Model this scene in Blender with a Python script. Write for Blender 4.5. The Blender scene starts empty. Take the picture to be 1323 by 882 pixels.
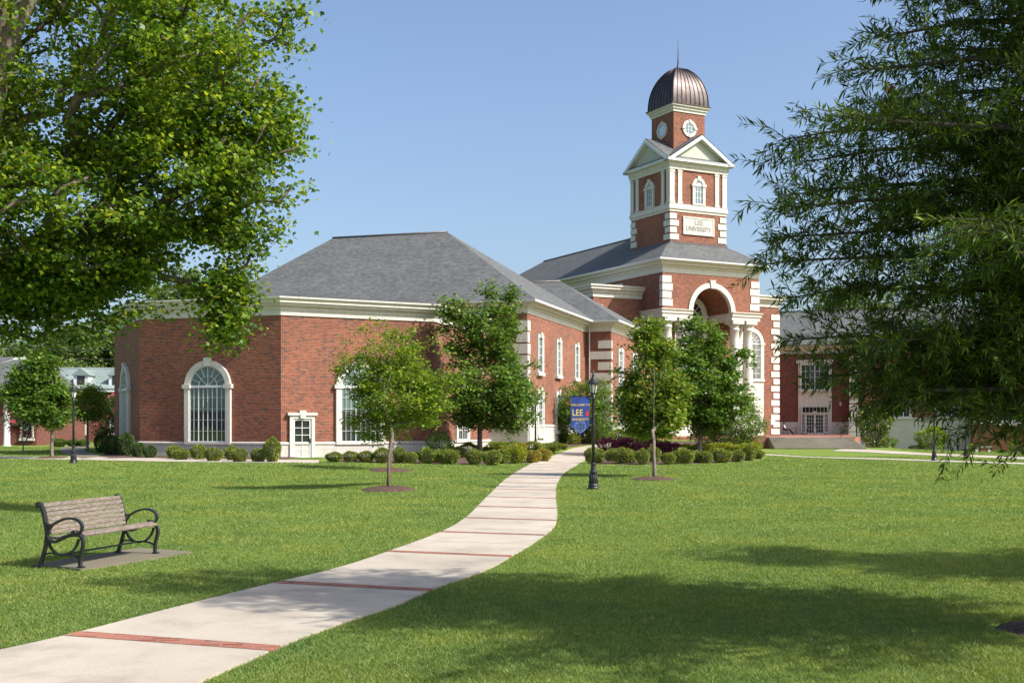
import bpy, bmesh, math, random
import numpy as np
from mathutils import Vector, Matrix
R = math.radians
rng = np.random.default_rng(7)
random.seed(7)
scene = bpy.context.scene
COL = scene.collection

# ------------------------------------------------------------ camera, sky, sun, exposure
HZ, FPX, CH = 551.0, 1500.0, 1.9          # horizon row, focal length in photo pixels, eye height
cam_d = bpy.data.cameras.new('camera'); cam = bpy.data.objects.new('camera', cam_d); COL.objects.link(cam)
cam.location = (0, 0, CH); cam.rotation_euler = (R(90), 0, 0)
cam_d.sensor_width = 36; cam_d.lens = 36 * FPX / 1323; cam_d.shift_y = (HZ - 441) / 1323
cam_d.clip_start = .1; cam_d.clip_end = 3000
scene.camera = cam
SUN_A, SUN_E = 23, 43                      # degrees: sun from the right, this much towards the viewer; height
sd = Vector((math.cos(R(SUN_E)) * math.cos(R(SUN_A)), -math.cos(R(SUN_E)) * math.sin(R(SUN_A)), math.sin(R(SUN_E))))
world = bpy.data.worlds.new('World'); scene.world = world; world.use_nodes = True
wn = world.node_tree.nodes; bg = wn['Background']
sky = wn.new('ShaderNodeTexSky'); sky.sky_type = 'NISHITA'; sky.sun_disc = False
sky.sun_elevation = R(SUN_E); sky.sun_rotation = math.atan2(sd.x, sd.y)
sky.air_density = 1.0; sky.dust_density = 3.6; sky.ozone_density = 3.0; sky.altitude = 200
world.node_tree.links.new(sky.outputs[0], bg.inputs[0]); bg.inputs[1].default_value = .128
sl = bpy.data.lights.new('sun', 'SUN'); so = bpy.data.objects.new('sun', sl); COL.objects.link(so)
sl.energy = 4.4; sl.angle = R(.53); sl.color = (1, .955, .88)
so.rotation_euler = sd.to_track_quat('Z', 'Y').to_euler(); so.location = (30, -20, 40)
scene.view_settings.view_transform = 'Standard'; scene.view_settings.look = 'None'
scene.view_settings.exposure = .72; scene.view_settings.gamma = 1; scene.view_settings.use_curve_mapping = False
scene.render.engine = 'CYCLES'
scene.cycles.max_bounces = 8; scene.cycles.transparent_max_bounces = 12

# ------------------------------------------------------------ materials
def new_mat(name):
    m = bpy.data.materials.new(name); m.use_nodes = True
    nt = m.node_tree; b = nt.nodes['Principled BSDF']
    return m, nt, b
def node(nt, t, **kw):
    n = nt.nodes.new(t)
    for k, v in kw.items():
        if k.startswith('i_'):
            key = k[2:]; key = int(key) if key.isdigit() else key.replace('_', ' ')
            n.inputs[key].default_value = v
        else: setattr(n, k, v)
    return n
def ramp(nt, fac, stops):
    r = nt.nodes.new('ShaderNodeValToRGB'); e = r.color_ramp.elements
    while len(e) < len(stops): e.new(.5)
    for q, (p, c) in zip(e, stops): q.position = p; q.color = (*c, 1)
    nt.links.new(fac, r.inputs[0]); return r.outputs[0]
def mixc(nt, fac, a, b, mode='MIX'):
    m = nt.nodes.new('ShaderNodeMix'); m.data_type = 'RGBA'; m.blend_type = mode
    for inp, v in ((0, fac), (6, a), (7, b)):
        if isinstance(v, (int, float)): m.inputs[inp].default_value = v
        elif isinstance(v, tuple): m.inputs[inp].default_value = (*v, 1)
        else: nt.links.new(v, m.inputs[inp])
    return m.outputs[2]
def mth(nt, op, a, b=None, c=None):
    m = nt.nodes.new('ShaderNodeMath'); m.operation = op
    for i, v in enumerate((a, b, c)):
        if v is None: continue
        if isinstance(v, (int, float)): m.inputs[i].default_value = v
        else: nt.links.new(v, m.inputs[i])
    return m.outputs[0]
def noise(nt, scale, detail=4, vec=None, rough=.55):
    n = node(nt, 'ShaderNodeTexNoise', i_Scale=scale, i_Detail=detail, i_Roughness=rough)
    if vec is None:
        tc = nt.nodes.new('ShaderNodeTexCoord'); vec = tc.outputs['Object']
    nt.links.new(vec, n.inputs['Vector']); return n.outputs[0]
def bump(nt, b, h, dist=.01, s=.6):
    n = node(nt, 'ShaderNodeBump', i_Distance=dist, i_Strength=s); nt.links.new(h, n.inputs['Height']); nt.links.new(n.outputs[0], b.inputs['Normal'])

def plain(name, col, rough=.6, var=.12, scale=3., metal=0., spec=.5, bmp=0.):
    m, nt, b = new_mat(name)
    n = noise(nt, scale)
    c = tuple(col)
    lo = tuple(x * (1 - var) for x in c); hi = tuple(min(1, x * (1 + var)) for x in c)
    nt.links.new(ramp(nt, n, [(.3, lo), (.7, hi)]), b.inputs['Base Color'])
    b.inputs['Roughness'].default_value = rough; b.inputs['Metallic'].default_value = metal
    b.inputs['Specular IOR Level'].default_value = spec
    if bmp: bump(nt, b, noise(nt, scale * 14), bmp)
    return m

def brick_mat(name, dark, light, mortar, deep, bw=.21, rh=.078):
    m, nt, b = new_mat(name); L = nt.links
    uv = nt.nodes.new('ShaderNodeUVMap'); sx = nt.nodes.new('ShaderNodeSeparateXYZ'); L.new(uv.outputs[0], sx.inputs[0])
    row = mth(nt, 'FLOOR', mth(nt, 'DIVIDE', sx.outputs[1], rh))
    off = mth(nt, 'MULTIPLY', mth(nt, 'MODULO', row, 2.), .5)
    cx = mth(nt, 'ADD', mth(nt, 'DIVIDE', sx.outputs[0], bw), off)
    col = mth(nt, 'FLOOR', cx)
    cmb = nt.nodes.new('ShaderNodeCombineXYZ'); L.new(row, cmb.inputs[1]); L.new(col, cmb.inputs[0])
    wn_ = nt.nodes.new('ShaderNodeTexWhiteNoise'); wn_.noise_dimensions = '2D'; L.new(cmb.outputs[0], wn_.inputs['Vector'])
    base = ramp(nt, wn_.outputs['Value'], [(0, dark), (.5, tuple((a + c) / 2 for a, c in zip(dark, light))), (.9, light), (1, light)])
    wn2 = nt.nodes.new('ShaderNodeTexWhiteNoise'); wn2.noise_dimensions = '2D'
    ad = nt.nodes.new('ShaderNodeVectorMath'); ad.operation = 'ADD'; ad.inputs[1].default_value = (31.7, 12.9, 0); L.new(cmb.outputs[0], ad.inputs[0]); L.new(ad.outputs[0], wn2.inputs['Vector'])
    isd = mth(nt, 'GREATER_THAN', wn2.outputs['Value'], .93)
    base = mixc(nt, isd, base, deep)
    fx = mth(nt, 'FRACT', cx); fy = mth(nt, 'FRACT', mth(nt, 'DIVIDE', sx.outputs[1], rh))
    ex = mth(nt, 'MAXIMUM', mth(nt, 'LESS_THAN', fx, .055), mth(nt, 'LESS_THAN', fy, .15))
    c = mixc(nt, ex, base, mortar)
    big = noise(nt, .35, 5)
    c = mixc(nt, 1., c, ramp(nt, big, [(.28, (.80, .80, .83)), (.5, (.98, .98, .98)), (.72, (1.12, 1.09, 1.05))]), 'MULTIPLY')
    L.new(c, b.inputs['Base Color']); b.inputs['Roughness'].default_value = .85
    b.inputs['Specular IOR Level'].default_value = .25
    bump(nt, b, mth(nt, 'SUBTRACT', 1., ex), .006, .5)
    return m

LG = 1.95
def leaf_mat(name, stops, trans=.35, rough=.45, big=1.2, spec=.35, tcol=None):
    m, nt, b = new_mat(name); L = nt.links
    g = nt.nodes.new('ShaderNodeNewGeometry')
    c = ramp(nt, g.outputs['Random Per Island'], [(p, tuple(v * LG for v in q)) for p, q in stops])
    n = noise(nt, big, 3)
    c = mixc(nt, 1., c, ramp(nt, n, [(.3, (.72, .78, .8)), (.72, (1.22, 1.15, .95))]), 'MULTIPLY')
    L.new(c, b.inputs['Base Color']); b.inputs['Roughness'].default_value = rough
    b.inputs['Specular IOR Level'].default_value = spec
    tr = nt.nodes.new('ShaderNodeBsdfTranslucent')
    c2 = mixc(nt, 1., c, tcol or (1.7, 1.5, .7), 'MULTIPLY'); L.new(c2, tr.inputs[0])
    mx = nt.nodes.new('ShaderNodeMixShader'); mx.inputs[0].default_value = trans
    L.new(b.outputs[0], mx.inputs[1]); L.new(tr.outputs[0], mx.inputs[2])
    L.new(mx.outputs[0], nt.nodes['Material Output'].inputs[0])
    return m

def stone_mat(name, col, jw, jh, rough=.7):
    m, nt, b = new_mat(name); L = nt.links
    uv = nt.nodes.new('ShaderNodeUVMap'); sx = nt.nodes.new('ShaderNodeSeparateXYZ'); L.new(uv.outputs[0], sx.inputs[0])
    j = mth(nt, 'LESS_THAN', mth(nt, 'FRACT', mth(nt, 'DIVIDE', sx.outputs[0], jw)), .022 / jw)
    if jh: j = mth(nt, 'MAXIMUM', j, mth(nt, 'LESS_THAN', mth(nt, 'FRACT', mth(nt, 'DIVIDE', sx.outputs[1], jh)), .018 / jh))
    tc = nt.nodes.new('ShaderNodeTexCoord'); mp = nt.nodes.new('ShaderNodeMapping'); mp.inputs['Scale'].default_value = (2.4, 2.4, .35); L.new(tc.outputs['Object'], mp.inputs[0])
    c = ramp(nt, noise(nt, 1.3, 7, mp.outputs[0], .7), [(.25, tuple(x * .80 for x in col)), (.5, tuple(x * .96 for x in col)), (.75, tuple(x * 1.05 for x in col))])
    c = mixc(nt, 1., c, ramp(nt, noise(nt, 9., 5), [(.3, (.93, .92, .90)), (.7, (1.04, 1.04, 1.04))]), 'MULTIPLY')
    c = mixc(nt, mth(nt, 'MULTIPLY', j, .55), c, tuple(x * .45 for x in col))
    L.new(c, b.inputs['Base Color']); b.inputs['Roughness'].default_value = rough; bump(nt, b, noise(nt, 40.), .002); return m
M = {}
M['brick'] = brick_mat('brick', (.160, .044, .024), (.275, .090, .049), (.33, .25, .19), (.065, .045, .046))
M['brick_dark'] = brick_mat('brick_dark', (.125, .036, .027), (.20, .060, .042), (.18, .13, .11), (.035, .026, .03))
M['brick_pave'] = brick_mat('brick_pave', (.21, .062, .038), (.34, .125, .08), (.29, .22, .18), (.15, .07, .05), .2, .1)
M['stone'] = stone_mat('stone', (.59, .565, .50), 1.5, 0)
M['base_stone'] = stone_mat('base_stone', (.50, .48, .435), 1.3, .62, .8)
M['trim'] = stone_mat('trim', (.59, .565, .495), 2.4, 0, .6)
M['white'] = plain('white_paint', (.62, .635, .64), .45, .03, 2.)
M['copper'] = plain('copper', (.072, .060, .057), .46, .4, 1.6, metal=.8)
M['copper_seam'] = plain('copper_seam', (.07, .052, .048), .4, .2, 2, metal=.85)
M['iron'] = plain('iron', (.018, .018, .022), .38, .3, 8., spec=.55)
M['lead'] = plain('flashing', (.10, .085, .08), .5, .2, 2, metal=.4)
M['frost'] = plain('frosted_glass', (.62, .60, .55), .25, .08, 6.)
M['letter'] = plain('letter_grey', (.29, .265, .235), .6, .05)
M['panel'] = plain('sign_stone', (.50, .48, .42), .7, .04, 1)
M['stucco'] = plain('stucco', (.46, .45, .40), .8, .05, 1.5)
M['blind'] = plain('blind', (.16, .235, .21), .8, .05, .5)
M['dark'] = plain('unlit_room_paint', (.02, .022, .024), .7, .4, 1.)  # near-black colour standing in for the shade of unlit rooms
M['skin'] = plain('skin', (.16, .085, .055), .5, .05)
M['shirt'] = plain('shirt_cloth', (.55, .6, .8), .8, .05)
M['trouser'] = plain('trouser_cloth', (.015, .015, .02), .8, .1)
M['hair'] = plain('hair', (.008, .007, .006), .6, .1)
M['gold'] = plain('gold_print', (.70, .50, .16), .6, .1, 20)
M['red'] = plain('red_print', (.50, .03, .03), .6, .1, 20)
M['feather'] = plain('feather', (.5, .03, .02), .7, .2, 30)
M['light_print'] = plain('light_print', (.22, .26, .36), .6, .1, 20)
M['roof_green'] = plain('slate', (.20, .25, .235), .8, .25, .35)
M['wire'] = plain('wire', (.03, .03, .03), .6, .1)

def mat_banner():
    m, nt, b = new_mat('banner_cloth'); n = noise(nt, 5., 4)
    nt.links.new(ramp(nt, n, [(.35, (.010, .026, .15)), (.62, (.015, .065, .32))]), b.inputs['Base Color'])
    b.inputs['Roughness'].default_value = .7; return m
M['banner'] = mat_banner()

def mat_roof():
    m, nt, b = new_mat('asphalt_shingle'); L = nt.links
    uv = nt.nodes.new('ShaderNodeUVMap'); sx = nt.nodes.new('ShaderNodeSeparateXYZ'); L.new(uv.outputs[0], sx.inputs[0])
    row = mth(nt, 'FLOOR', mth(nt, 'DIVIDE', sx.outputs[1], .16))
    w1 = nt.nodes.new('ShaderNodeTexWhiteNoise'); w1.noise_dimensions = '1D'; L.new(row, w1.inputs['W'])
    cx = mth(nt, 'FLOOR', mth(nt, 'ADD', mth(nt, 'DIVIDE', sx.outputs[0], .24), mth(nt, 'MULTIPLY', w1.outputs['Value'], 9.)))
    cmb = nt.nodes.new('ShaderNodeCombineXYZ'); L.new(row, cmb.inputs[1]); L.new(cx, cmb.inputs[0])
    w = nt.nodes.new('ShaderNodeTexWhiteNoise'); w.noise_dimensions = '2D'; L.new(cmb.outputs[0], w.inputs['Vector'])
    c = ramp(nt, w.outputs['Value'], [(0, (.068, .071, .070)), (.5, (.094, .097, .095)), (1, (.124, .127, .124))])
    fy = mth(nt, 'FRACT', mth(nt, 'DIVIDE', sx.outputs[1], .16))
    c = mixc(nt, mth(nt, 'LESS_THAN', fy, .14), c, (.06, .065, .07))
    c = mixc(nt, 1., c, ramp(nt, noise(nt, .5, 5), [(.3, (.88, .88, .88)), (.7, (1.1, 1.1, 1.1))]), 'MULTIPLY')
    L.new(c, b.inputs['Base Color']); b.inputs['Roughness'].default_value = .9
    bump(nt, b, noise(nt, 30.), .01, .5); return m
M['roof'] = mat_roof()

def mat_glass(name, tint, refl):
    m, nt, b = new_mat(name); L = nt.links
    gl = nt.nodes.new('ShaderNodeBsdfGlossy'); gl.inputs['Roughness'].default_value = .03; gl.inputs[0].default_value = (.9, .95, 1, 1)
    bmpn = node(nt, 'ShaderNodeBump', i_Distance=.02, i_Strength=.25); L.new(noise(nt, 1.1, 2), bmpn.inputs['Height']); L.new(bmpn.outputs[0], gl.inputs['Normal'])
    tr = nt.nodes.new('ShaderNodeBsdfTransparent'); tr.inputs[0].default_value = (*tint, 1)
    lw = nt.nodes.new('ShaderNodeLayerWeight'); lw.inputs[0].default_value = .35
    f = mth(nt, 'ADD', mth(nt, 'MULTIPLY', lw.outputs[0], .45), refl)
    mx = nt.nodes.new('ShaderNodeMixShader'); L.new(f, mx.inputs[0]); L.new(tr.outputs[0], mx.inputs[1]); L.new(gl.outputs[0], mx.inputs[2])
    L.new(mx.outputs[0], nt.nodes['Material Output'].inputs[0]); return m
M['glass'] = mat_glass('window_glass', (.72, .80, .78), .05)

def mat_ground():
    m, nt, b = new_mat('lawn_soil'); L = nt.links
    tc = nt.nodes.new('ShaderNodeTexCoord')
    n1 = noise(nt, .35, 5, tc.outputs['Object']); n2 = noise(nt, 5., 6, tc.outputs['Object'], .7)
    mp = nt.nodes.new('ShaderNodeMapping'); mp.inputs['Scale'].default_value = (14, 5, 10); L.new(tc.outputs['Object'], mp.inputs[0])
    n3 = noise(nt, 1.6, 8, mp.outputs[0], .75)
    c = ramp(nt, n3, [(.25, (.06, .11, .016)), (.5, (.145, .215, .032)), (.75, (.23, .30, .052))])
    c = mixc(nt, 1., c, ramp(nt, n1, [(.3, (.86, .92, .9)), (.7, (1.15, 1.06, 1.0))]), 'MULTIPLY')
    c = mixc(nt, 1., c, ramp(nt, n2, [(.3, (.75, .8, .8)), (.7, (1.2, 1.15, 1.1))]), 'MULTIPLY')
    L.new(c, b.inputs['Base Color']); b.inputs['Roughness'].default_value = .9; b.inputs['Specular IOR Level'].default_value = .2
    bump(nt, b, n3, .05, .8); return m
M['ground'] = mat_ground()

def mat_grass():
    m, nt, b = new_mat('grass_blade'); L = nt.links
    g = nt.nodes.new('ShaderNodeNewGeometry'); tc = nt.nodes.new('ShaderNodeTexCoord')
    c = ramp(nt, g.outputs['Random Per Island'], [(0, (.100, .172, .036)), (.45, (.168, .250, .055)), (.85, (.238, .308, .078)), (1, (.38, .37, .16))])
    c = mixc(nt, 1., c, ramp(nt, noise(nt, .45, 5, tc.outputs['Object']), [(.32, (.74, .86, .9)), (.5, (.98, 1., 1.)), (.68, (1.26, 1.10, 1.0))]), 'MULTIPLY')
    c = mixc(nt, 1., c, ramp(nt, noise(nt, 3.5, 5, tc.outputs['Object'], .7), [(.3, (.72, .8, .8)), (.7, (1.22, 1.14, 1.1))]), 'MULTIPLY')
    L.new(c, b.inputs['Base Color']); b.inputs['Roughness'].default_value = .55; b.inputs['Specular IOR Level'].default_value = .3
    tr = nt.nodes.new('ShaderNodeBsdfTranslucent'); L.new(mixc(nt, 1., c, (1.5, 1.4, .6), 'MULTIPLY'), tr.inputs[0])
    mx = nt.nodes.new('ShaderNodeMixShader'); mx.inputs[0].default_value = .35
    L.new(b.outputs[0], mx.inputs[1]); L.new(tr.outputs[0], mx.inputs[2]); L.new(mx.outputs[0], nt.nodes['Material Output'].inputs[0])
    return m
M['grass'] = mat_grass()

def mat_concrete(name, col):
    m, nt, b = new_mat(name); L = nt.links
    n1 = noise(nt, 1.1, 6, None, .65); n2 = noise(nt, 60., 4)
    c = ramp(nt, n1, [(.25, tuple(x * .66 for x in col)), (.48, tuple(x * .97 for x in col)), (.75, tuple(x * 1.1 for x in col))])
    c = mixc(nt, 1., c, ramp(nt, n2, [(.3, (.86, .86, .86)), (.7, (1.1, 1.1, 1.1))]), 'MULTIPLY')
    c = mixc(nt, 1., c, ramp(nt, noise(nt, .35, 3), [(.3, (.86, .85, .83)), (.65, (1.06, 1.06, 1.06))]), 'MULTIPLY')
    L.new(c, b.inputs['Base Color']); b.inputs['Roughness'].default_value = .85; bump(nt, b, n2, .003, .5); return m
M['concrete'] = mat_concrete('path_concrete', (.43, .375, .305))
M['pad'] = mat_concrete('old_concrete', (.17, .148, .10))
M['shaded_riser'] = mat_concrete('shaded_riser_concrete', (.27, .245, .20))  # darker than the treads: shadow under the nosings put into the colour
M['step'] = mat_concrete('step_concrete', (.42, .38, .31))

def mat_mulch():
    m, nt, b = new_mat('bark_mulch'); L = nt.links
    n = noise(nt, 14., 8, None, .75)
    L.new(ramp(nt, n, [(.3, (.03, .016, .011)), (.5, (.085, .045, .032)), (.72, (.19, .11, .08))]), b.inputs['Base Color'])
    b.inputs['Roughness'].default_value = .95; bump(nt, b, n, .06, 1.); return m
M['mulch'] = mat_mulch()

def mat_wood():
    m, nt, b = new_mat('weathered_wood'); L = nt.links
    tc = nt.nodes.new('ShaderNodeTexCoord'); mp = nt.nodes.new('ShaderNodeMapping'); mp.inputs['Scale'].default_value = (38, 3, 38)
    L.new(tc.outputs['Object'], mp.inputs[0])
    n = noise(nt, 1., 8, mp.outputs[0], .7); n2 = noise(nt, 6., 5, tc.outputs['Object'], .7)
    c = ramp(nt, n, [(.25, (.05, .040, .034)), (.5, (.165, .130, .105)), (.75, (.31, .265, .225))])
    c = mixc(nt, ramp(nt, n2, [(.58, (0, 0, 0)), (.72, (.55, .55, .55))]), c, (.30, .15, .085))
    L.new(c, b.inputs['Base Color']); b.inputs['Roughness'].default_value = .8; bump(nt, b, n, .002, .6); return m
M['wood'] = mat_wood()

def mat_bark(name, a, c_):
    m, nt, b = new_mat(name); L = nt.links
    tc = nt.nodes.new('ShaderNodeTexCoord'); mp = nt.nodes.new('ShaderNodeMapping'); mp.inputs['Scale'].default_value = (9, 9, 2.2)
    L.new(tc.outputs['Object'], mp.inputs[0]); n = noise(nt, 2., 8, mp.outputs[0], .7)
    L.new(ramp(nt, n, [(.3, a), (.7, c_)]), b.inputs['Base Color']); b.inputs['Roughness'].default_value = .9
    bump(nt, b, n, .04, .8); return m
M['bark'] = mat_bark('bark', (.05, .037, .028), (.20, .155, .12))
M['bark_grey'] = mat_bark('bark_grey', (.10, .08, .065), (.27, .22, .18))

M['leaf_maple'] = leaf_mat('maple_leaf', [(0, (.024, .058, .009)), (.5, (.055, .102, .013)), (.82, (.105, .155, .017)), (1, (.18, .21, .02))], .48, .42, .35)
M['leaf_oak'] = leaf_mat('oak_leaf', [(0, (.022, .044, .008)), (.6, (.050, .084, .014)), (.9, (.090, .13, .024)), (1, (.14, .17, .035))], .30, .45, .5, spec=.2)
M['leaf_elm'] = leaf_mat('elm_leaf', [(0, (.035, .07, .008)), (.5, (.07, .12, .012)), (1, (.15, .20, .018))], .40, .5, .8)
M['leaf_green'] = leaf_mat('green_leaf', [(0, (.022, .055, .01)), (.5, (.05, .10, .016)), (1, (.10, .15, .025))], .36, .45, .7)
M['leaf_tip'] = leaf_mat('tip_leaf', [(0, (.03, .07, .01)), (.5, (.065, .11, .014)), (.92, (.12, .16, .02)), (1, (.22, .15, .03))], .38, .5, .7)
M['leaf_box'] = leaf_mat('boxwood_leaf', [(0, (.030, .055, .012)), (.5, (.080, .110, .020)), (1, (.20, .215, .045))], .25, .5, 2.)
M['leaf_dark'] = leaf_mat('yew_leaf', [(0, (.012, .028, .008)), (.5, (.03, .055, .012)), (1, (.06, .09, .018))], .2, .5, 2.)
M['leaf_yellow'] = leaf_mat('golden_leaf', [(0, (.06, .09, .010)), (.5, (.12, .15, .018)), (1, (.25, .24, .028))], .3, .5, 2.)
M['leaf_orange'] = leaf_mat('rust_leaf', [(0, (.07, .09, .015)), (.5, (.13, .125, .022)), (1, (.24, .17, .035))], .3, .5, 2.)
M['leaf_purple'] = leaf_mat('purple_leaf', [(0, (.045, .010, .020)), (.5, (.11, .026, .046)), (1, (.21, .055, .09))], .25, .45, 2., tcol=(1.4, .8, 1.1))
M['flower'] = leaf_mat('pink_flower', [(0, (.50, .05, .14)), (1, (.78, .14, .28))], .3, .6, 2., tcol=(1.2, .8, 1.))
M['leaf_far'] = leaf_mat('far_leaf', [(0, (.028, .055, .016)), (.5, (.055, .09, .022)), (1, (.11, .14, .035))], .3, .7, .12)
M['leaf_magnolia'] = leaf_mat('magnolia_leaf', [(0, (.02, .045, .01)), (.6, (.05, .085, .016)), (.8, (.09, .12, .02)), (1, (.30, .17, .06))], .2, .35, 1.5)

# ------------------------------------------------------------ object helpers
def tag(o, label=None, cat=None, group=None, kind=None):
    if label: o['label'] = label
    if cat: o['category'] = cat
    if group: o['group'] = group
    if kind: o['kind'] = kind
    return o
def empty(name, loc=(0, 0, 0), rz=0, **kw):
    o = bpy.data.objects.new(name, None); o.location = loc; o.rotation_euler = (0, 0, rz); o.empty_display_size = .3
    COL.objects.link(o); return tag(o, **kw)
def link(name, me, mat, parent=None):
    o = bpy.data.objects.new(name, me); COL.objects.link(o)
    if mat is not None:
        for mm in (mat if isinstance(mat, list) else [mat]): me.materials.append(mm)
    if parent is not None: o.parent = parent
    return o
def copy_tree(o, parent=None):
    c = o.copy(); COL.objects.link(c)
    if parent is not None: c.parent = parent
    for ch in list(o.children): copy_tree(ch, c)
    return c

def settle(root):
    inv = Matrix.Translation(root.location).inverted()
    for ch in root.children: ch.matrix_parent_inverse = inv
class MB:
    """collects faces; build() makes one mesh with metre-scale wall/roof UVs"""
    def __init__(s): s.v = []; s.f = []; s.sm = []; s.mi = []
    def face(s, pts, smooth=False, mi=0):
        k = len(s.v); s.v += [tuple(p) for p in pts]; s.f.append(tuple(range(k, k + len(pts)))); s.sm.append(smooth); s.mi.append(mi)
    def mesh(s, vs, fs, smooth=False, mi=0):
        k = len(s.v); s.v += [tuple(p) for p in vs]
        for f in fs: s.f.append(tuple(i + k for i in f)); s.sm.append(smooth); s.mi.append(mi)
    def hexa(s, a, b, mi=0):
        """a, b: two matching rings (bottom, top)"""
        n = len(a); k = len(s.v); s.v += [tuple(p) for p in a] + [tuple(p) for p in b]
        fs = [tuple(k + i for i in reversed(range(n))), tuple(k + n + i for i in range(n))]
        for i in range(n): j = (i + 1) % n; fs.append((k + i, k + j, k + n + j, k + n + i))
        for f in fs: s.f.append(f); s.sm.append(False); s.mi.append(mi)
    def box(s, F, t0, t1, d0, d1, z0, z1, mi=0):
        a = [F.p(t0, d0, z0), F.p(t1, d0, z0), F.p(t1, d1, z0), F.p(t0, d1, z0)]
        b = [F.p(t0, d0, z1), F.p(t1, d0, z1), F.p(t1, d1, z1), F.p(t0, d1, z1)]
        s.hexa(a, b, mi)
    def prism(s, poly, z0, z1, mi=0):
        s.hexa([(x, y, z0) for x, y in poly], [(x, y, z1) for x, y in poly], mi)
    def lathe(s, cx, cy, prof, n=16, smooth=True, mi=0):
        rings = [[(cx + r * math.cos(2 * math.pi * i / n), cy + r * math.sin(2 * math.pi * i / n), z) for i in range(n)] for r, z in prof]
        k = len(s.v)
        for rg in rings: s.v += rg
        for j in range(len(prof) - 1):
            for i in range(n):
                i2 = (i + 1) % n
                s.f.append((k + j * n + i, k + j * n + i2, k + (j + 1) * n + i2, k + (j + 1) * n + i)); s.sm.append(smooth); s.mi.append(mi)
        s.f.append(tuple(k + i for i in reversed(range(n)))); s.sm.append(False); s.mi.append(mi)
        s.f.append(tuple(k + (len(prof) - 1) * n + i for i in range(n))); s.sm.append(False); s.mi.append(mi)
    def tube(s, pts, rad, n=8, smooth=True, flat=None, mi=0):
        """rad: number or list. flat=(w,h,side): rectangular section; side = the fixed sideways vector"""
        pts = [Vector(p) for p in pts]; rings = []
        up = None
        for i, p in enumerate(pts):
            a = pts[max(0, i - 1)]; c = pts[min(len(pts) - 1, i + 1)]; t = (c - a).normalized()
            r = rad[i] if isinstance(rad, (list, tuple)) else rad
            if flat:
                w, h, side = flat; sd_ = Vector(side); o_ = t.cross(sd_).normalized()
                k_ = r if isinstance(rad, (list, tuple)) else 1
                rings.append([p + sd_ * w / 2 + o_ * h / 2 * k_, p - sd_ * w / 2 + o_ * h / 2 * k_, p - sd_ * w / 2 - o_ * h / 2 * k_, p + sd_ * w / 2 - o_ * h / 2 * k_])
            else:
                if up is None: up = Vector((0, 0, 1)) if abs(t.z) < .9 else Vector((1, 0, 0))
                x = up.cross(t).normalized(); y = t.cross(x).normalized(); up = y
                rings.append([p + (x * math.cos(2 * math.pi * q / n) + y * math.sin(2 * math.pi * q / n)) * r for q in range(n)])
        m_ = len(rings[0]); k = len(s.v)
        for rg in rings: s.v += [tuple(q) for q in rg]
        for j in range(len(rings) - 1):
            for i in range(m_):
                i2 = (i + 1) % m_
                s.f.append((k + j * m_ + i, k + j * m_ + i2, k + (j + 1) * m_ + i2, k + (j + 1) * m_ + i)); s.sm.append(smooth and not flat); s.mi.append(mi)
        s.f.append(tuple(k + i for i in reversed(range(m_)))); s.sm.append(False); s.mi.append(mi)
        s.f.append(tuple(k + (len(rings) - 1) * m_ + i for i in range(m_))); s.sm.append(False); s.mi.append(mi)
    def build(s, name, mat, parent=None, uv=True):
        me = bpy.data.meshes.new(name); me.from_pydata(s.v, [], s.f); me.validate(verbose=False)
        bm_ = bmesh.new(); bm_.from_mesh(me); bmesh.ops.recalc_face_normals(bm_, faces=bm_.faces); bm_.to_mesh(me); bm_.free()
        if len(me.polygons) == len(s.sm):
            me.polygons.foreach_set('use_smooth', s.sm); me.polygons.foreach_set('material_index', s.mi)
        if uv:
            ul = me.uv_layers.new(name='UVMap'); data = ul.data; Z = Vector((0, 0, 1)); off = (17.3, 40.)
            for p in me.polygons:
                n = p.normal
                if abs(n.z) > .97: h = Vector((1, 0, 0)); w = Vector((0, 1, 0))
                else: h = Z.cross(n).normalized(); w = n.cross(h)
                for li in p.loop_indices:
                    c = me.vertices[me.loops[li].vertex_index].co
                    data[li].uv = (c.dot(h) + 300, c.dot(w) + 300)
        return link(name, me, mat, parent)

class Fr:
    """wall frame: t along the wall to the viewer's right, d into the building, z up"""
    def __init__(s, o, u):
        s.o = Vector((o[0], o[1])); s.u = Vector((u[0], u[1])).normalized(); s.b = Vector((-s.u.y, s.u.x))
    def p(s, t, d, z): q = s.o + s.u * t + s.b * d; return (q.x, q.y, z)
    def xy(s, t, d): q = s.o + s.u * t + s.b * d; return (q.x, q.y)

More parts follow.
